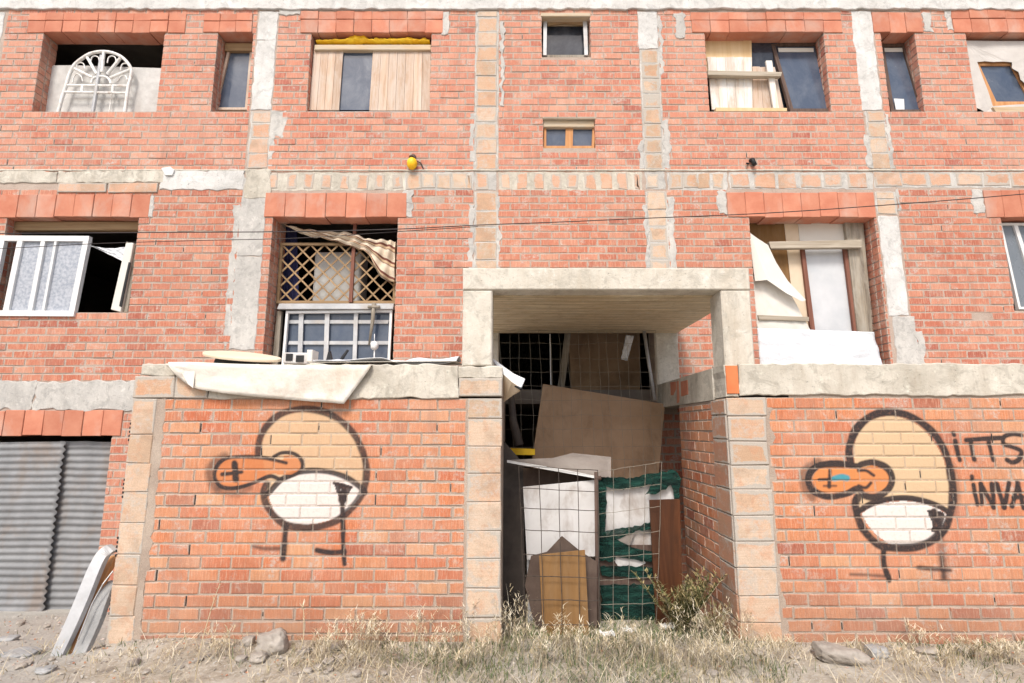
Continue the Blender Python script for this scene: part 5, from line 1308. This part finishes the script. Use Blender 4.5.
# seedy oat tufts
sp_ = []
def tuft(x, y, h, n, spread, rlo=.3):
    for i in range(n):
        az = R(0, 6.28); ln = R(.05, .5)*spread; hh = h*R(.6, 1.1); z0 = gz(x, y)
        bx_, by_ = x+R(-.05, .05)*spread, y+R(-.04, .04)*spread
        sp_.append((bx_, by_, z0, hh, .003, ln, az, R(rlo, 1), R(0, .3)))
        for k in range(7):
            t = R(.6, 1.0); o = ln*t
            sp_.append((bx_+math.cos(az)*o*hh, by_+math.sin(az)*o*hh, z0+hh*t*.93, R(.02, .045), .005, R(.4, 1.4), R(0, 6.28), R(rlo, 1), R(0, .6)))
for (px, py, h, n, s) in [(R(130, 500), R(650, 672), R(.12, .26), 12, R(.8, 1.5)) for _ in range(16)]+[(R(340, 500), R(640, 660), R(.2, .34), 14, R(.8, 1.3)) for _ in range(10)]+[(R(500, 760), R(640, 678), R(.18, .34), 14, R(.8, 1.5)) for _ in range(16)]+[(R(770, 1020), R(648, 676), R(.08, .2), 12, R(.8, 1.5)) for _ in range(18)]+[(415, 655, .32, 9, 1), (380, 660, .25, 9, 1.2), (460, 650, .28, 12, 1.2), (440, 662, .25, 10, 1.3), (480, 668, .22, 10, 1), (350, 668, .18, 9, 1.2), (520, 655, .36, 18, 1), (545, 668, .28, 14, 1.2), (580, 665, .30, 14, 1.2), (620, 668, .26, 12, 1.2), (565, 650, .34, 12, 1),
                       (650, 665, .28, 12, 1.2), (510, 640, .42, 12, .9), (530, 632, .38, 10, .9), (695, 655, .38, 18, 1.1), (718, 660, .34, 14, 1), (735, 668, .26, 10, 1), (280, 672, .16, 8, 1.2), (170, 668, .18, 7, 1), (130, 672, .16, 7, 1), (95, 676, .16, 7, 1.2), (45, 672, .25, 6, 1), (820, 662, .14, 8, 1), (920, 652, .2, 8, 1), (975, 660, .18, 12, 1.3), (1000, 668, .16, 12, 1.3), (905, 672, .14, 9, 1.3), (785, 660, .16, 9, 1), (760, 665, .2, 10, 1)]:
    if 795 < px < 895 or 235 < px < 305: continue
    x, y = gpx(px, py); tuft(x, y, h, n, s, .25)
tag(blades(sp_, 'seed_grass', 'straw'), 'taller pale seeding grass tufts in front of the doorway and walls', 'grass', kind='stuff')
# tall dry stalks
def stalk(pxb, pyb, pts, label, seed):
    x0, y0 = gpx(pxb, pyb)
    e = empty('dry_stalk', (x0, y0, gz(x0, y0)), label, 'weed')
    P = [(x0, y0, gz(x0, y0)-.01)]+[at(a, b, y0+.05*i) for i, (a, b) in enumerate(pts)]
    C = catmull(np.array(P), 5); q = MB(); q.cur = .5; q.tube([tuple(c) for c in C], [max(.0015, .004-.0001*i) for i in range(len(C))], 5); q.build('stem', 'straw', e)
    s_ = []
    for k in range(16):
        c = C[int(len(C)*R(.55, .99))]; s_.append((c[0], c[1], c[2], R(.02, .06), .006, R(.3, 1.2), R(0, 6.28), R(0, 1), R(0, .6)))
    blades(s_, 'seed_head', 'straw', e)
stalk(195, 680, [(200, 650), (208, 620), (214, 600), (220, 583)], 'tall dry stalk rising left of centre of the left graffiti wall', 1)
stalk(232, 672, [(230, 655), (229, 640), (227, 628)], 'short dry stalk beside the tall one at the left wall', 2)
stalk(298, 655, [(303, 640), (304, 620), (303, 606)], 'thin dry stalk standing right of the large rubble stone', 3)
stalk(412, 660, [(414, 645), (416, 632), (418, 622)], 'dry seed stalk before the right part of the left graffiti wall', 4)
# bush in doorway
bx0, by0 = 1.42, 5.0
bx0 = 1.50; by0 = 4.9
bs = empty('wild_bush', (bx0, by0, gz(bx0, by0)), 'wild olive green weed bush growing against the right reveal wall', 'bush')
q = MB(); lv = []
for i in range(80):
    az = R(0, 6.28); ln = R(.1, .75); h = R(.30, .58) if i < 50 else R(.15, .35); az = az if R(0, 1) > .45 else R(-1.6, .2)
    pts = []
    for k in range(5):
        t = k/4; pts.append((bx0-.08+math.cos(az)*ln*t*h+R(-.01, .01), by0+math.sin(az)*ln*t*h*.8+R(-.01, .01), gz(bx0, by0)+h*t*(1-.1*t)))
    pts = [(min(p[0], 1.79), p[1], p[2]) for p in pts]
    q.cur = R(0, 1); q.tube(pts, [.004, .0035, .003, .002, .001], 4)
    for k in range(46):
        t = R(.2, 1); j = min(3, int(t*4)); f_ = t*4-j; c = Vector(pts[j]).lerp(Vector(pts[j+1]), f_)
        lv.append((c.x+R(-.012, .012), c.y+R(-.012, .012), c.z, R(.02, .045), R(.008, .016), R(.3, 1.3), R(0, 6.28), min(1, max(0, random.gauss(.35+.35*t, .25))), R(-.2, .5)))
q.build('stem', 'grass', bs); lv = [l for l in lv if l[0] < 1.78]
blades(lv, 'leaves', 'greenery', bs)
bx1, by1 = 1.60, 4.62
bs2 = empty('wild_bush', (bx1, by1, gz(bx1, by1)), 'low dry brownish weed at the corner of the right pier', 'bush')
lv = []; q = MB()
for i in range(30):
    az = R(0, 6.28); ln = R(.1, .6); h = R(.15, .34)
    pts = [(min(1.79, bx1+math.cos(az)*ln*t*h), by1+math.sin(az)*ln*t*h, gz(bx1, by1)+h*t) for t in (0, .33, .66, 1)]
    q.cur = R(.4, 1); q.tube(pts, [.003, .0025, .002, .001], 4)
    for k in range(22):
        t = R(.2, 1); c = Vector(pts[0]).lerp(Vector(pts[-1]), t); lv.append((min(1.77, c.x), c.y, c.z, R(.015, .04), R(.004, .009), R(.3, 1.3), R(0, 6.28), min(1, max(0, random.gauss(.7, .25))), R(-.2, .5)))
q.build('stem', 'straw', bs2); blades(lv, 'leaves', 'greenery', bs2)

# ================================================================== LIGHT, WORLD, CAMERA
wd = bpy.data.worlds.new('World'); scn.world = wd; wd.use_nodes = True
nt = wd.node_tree; bg = nt.nodes['Background']; sky = nt.nodes.new('ShaderNodeTexSky'); sky.sky_type = 'NISHITA'; sky.sun_disc = False
EL, AZ = 52, 195      # sun behind the camera, slightly left
sky.sun_elevation = math.radians(EL); sky.sun_rotation = math.radians(AZ); sky.dust_density = 4.0; sky.air_density = 1.0; sky.ozone_density = .6
nt.links.new(sky.outputs[0], bg.inputs[0]); bg.inputs[1].default_value = .105
sl = bpy.data.lights.new('sun', 'SUN'); sl.energy = 1.5; sl.angle = math.radians(14); sl.color = (1, .965, .915)
so = bpy.data.objects.new('sun', sl); COL.objects.link(so)
el, az = math.radians(EL), math.radians(AZ)
dirv = Vector((math.sin(az)*math.cos(el), math.cos(az)*math.cos(el), math.sin(el)))
so.rotation_euler = dirv.to_track_quat('Z', 'Y').to_euler(); so.location = dirv*20
cam = bpy.data.cameras.new('camera'); co = bpy.data.objects.new('camera', cam); COL.objects.link(co)
cam.sensor_width = 36; cam.sensor_fit = 'HORIZONTAL'; cam.lens = FOC/1024*36; cam.clip_end = 2000; cam.clip_start = .05
co.location = (0, 0, CAMZ); co.rotation_euler = (math.pi/2+PIT, 0, 0); scn.camera = co
vs_ = scn.view_settings; vs_.view_transform = 'Standard'; vs_.look = 'None'; vs_.gamma = 1; vs_.use_curve_mapping = False; vs_.exposure = .97
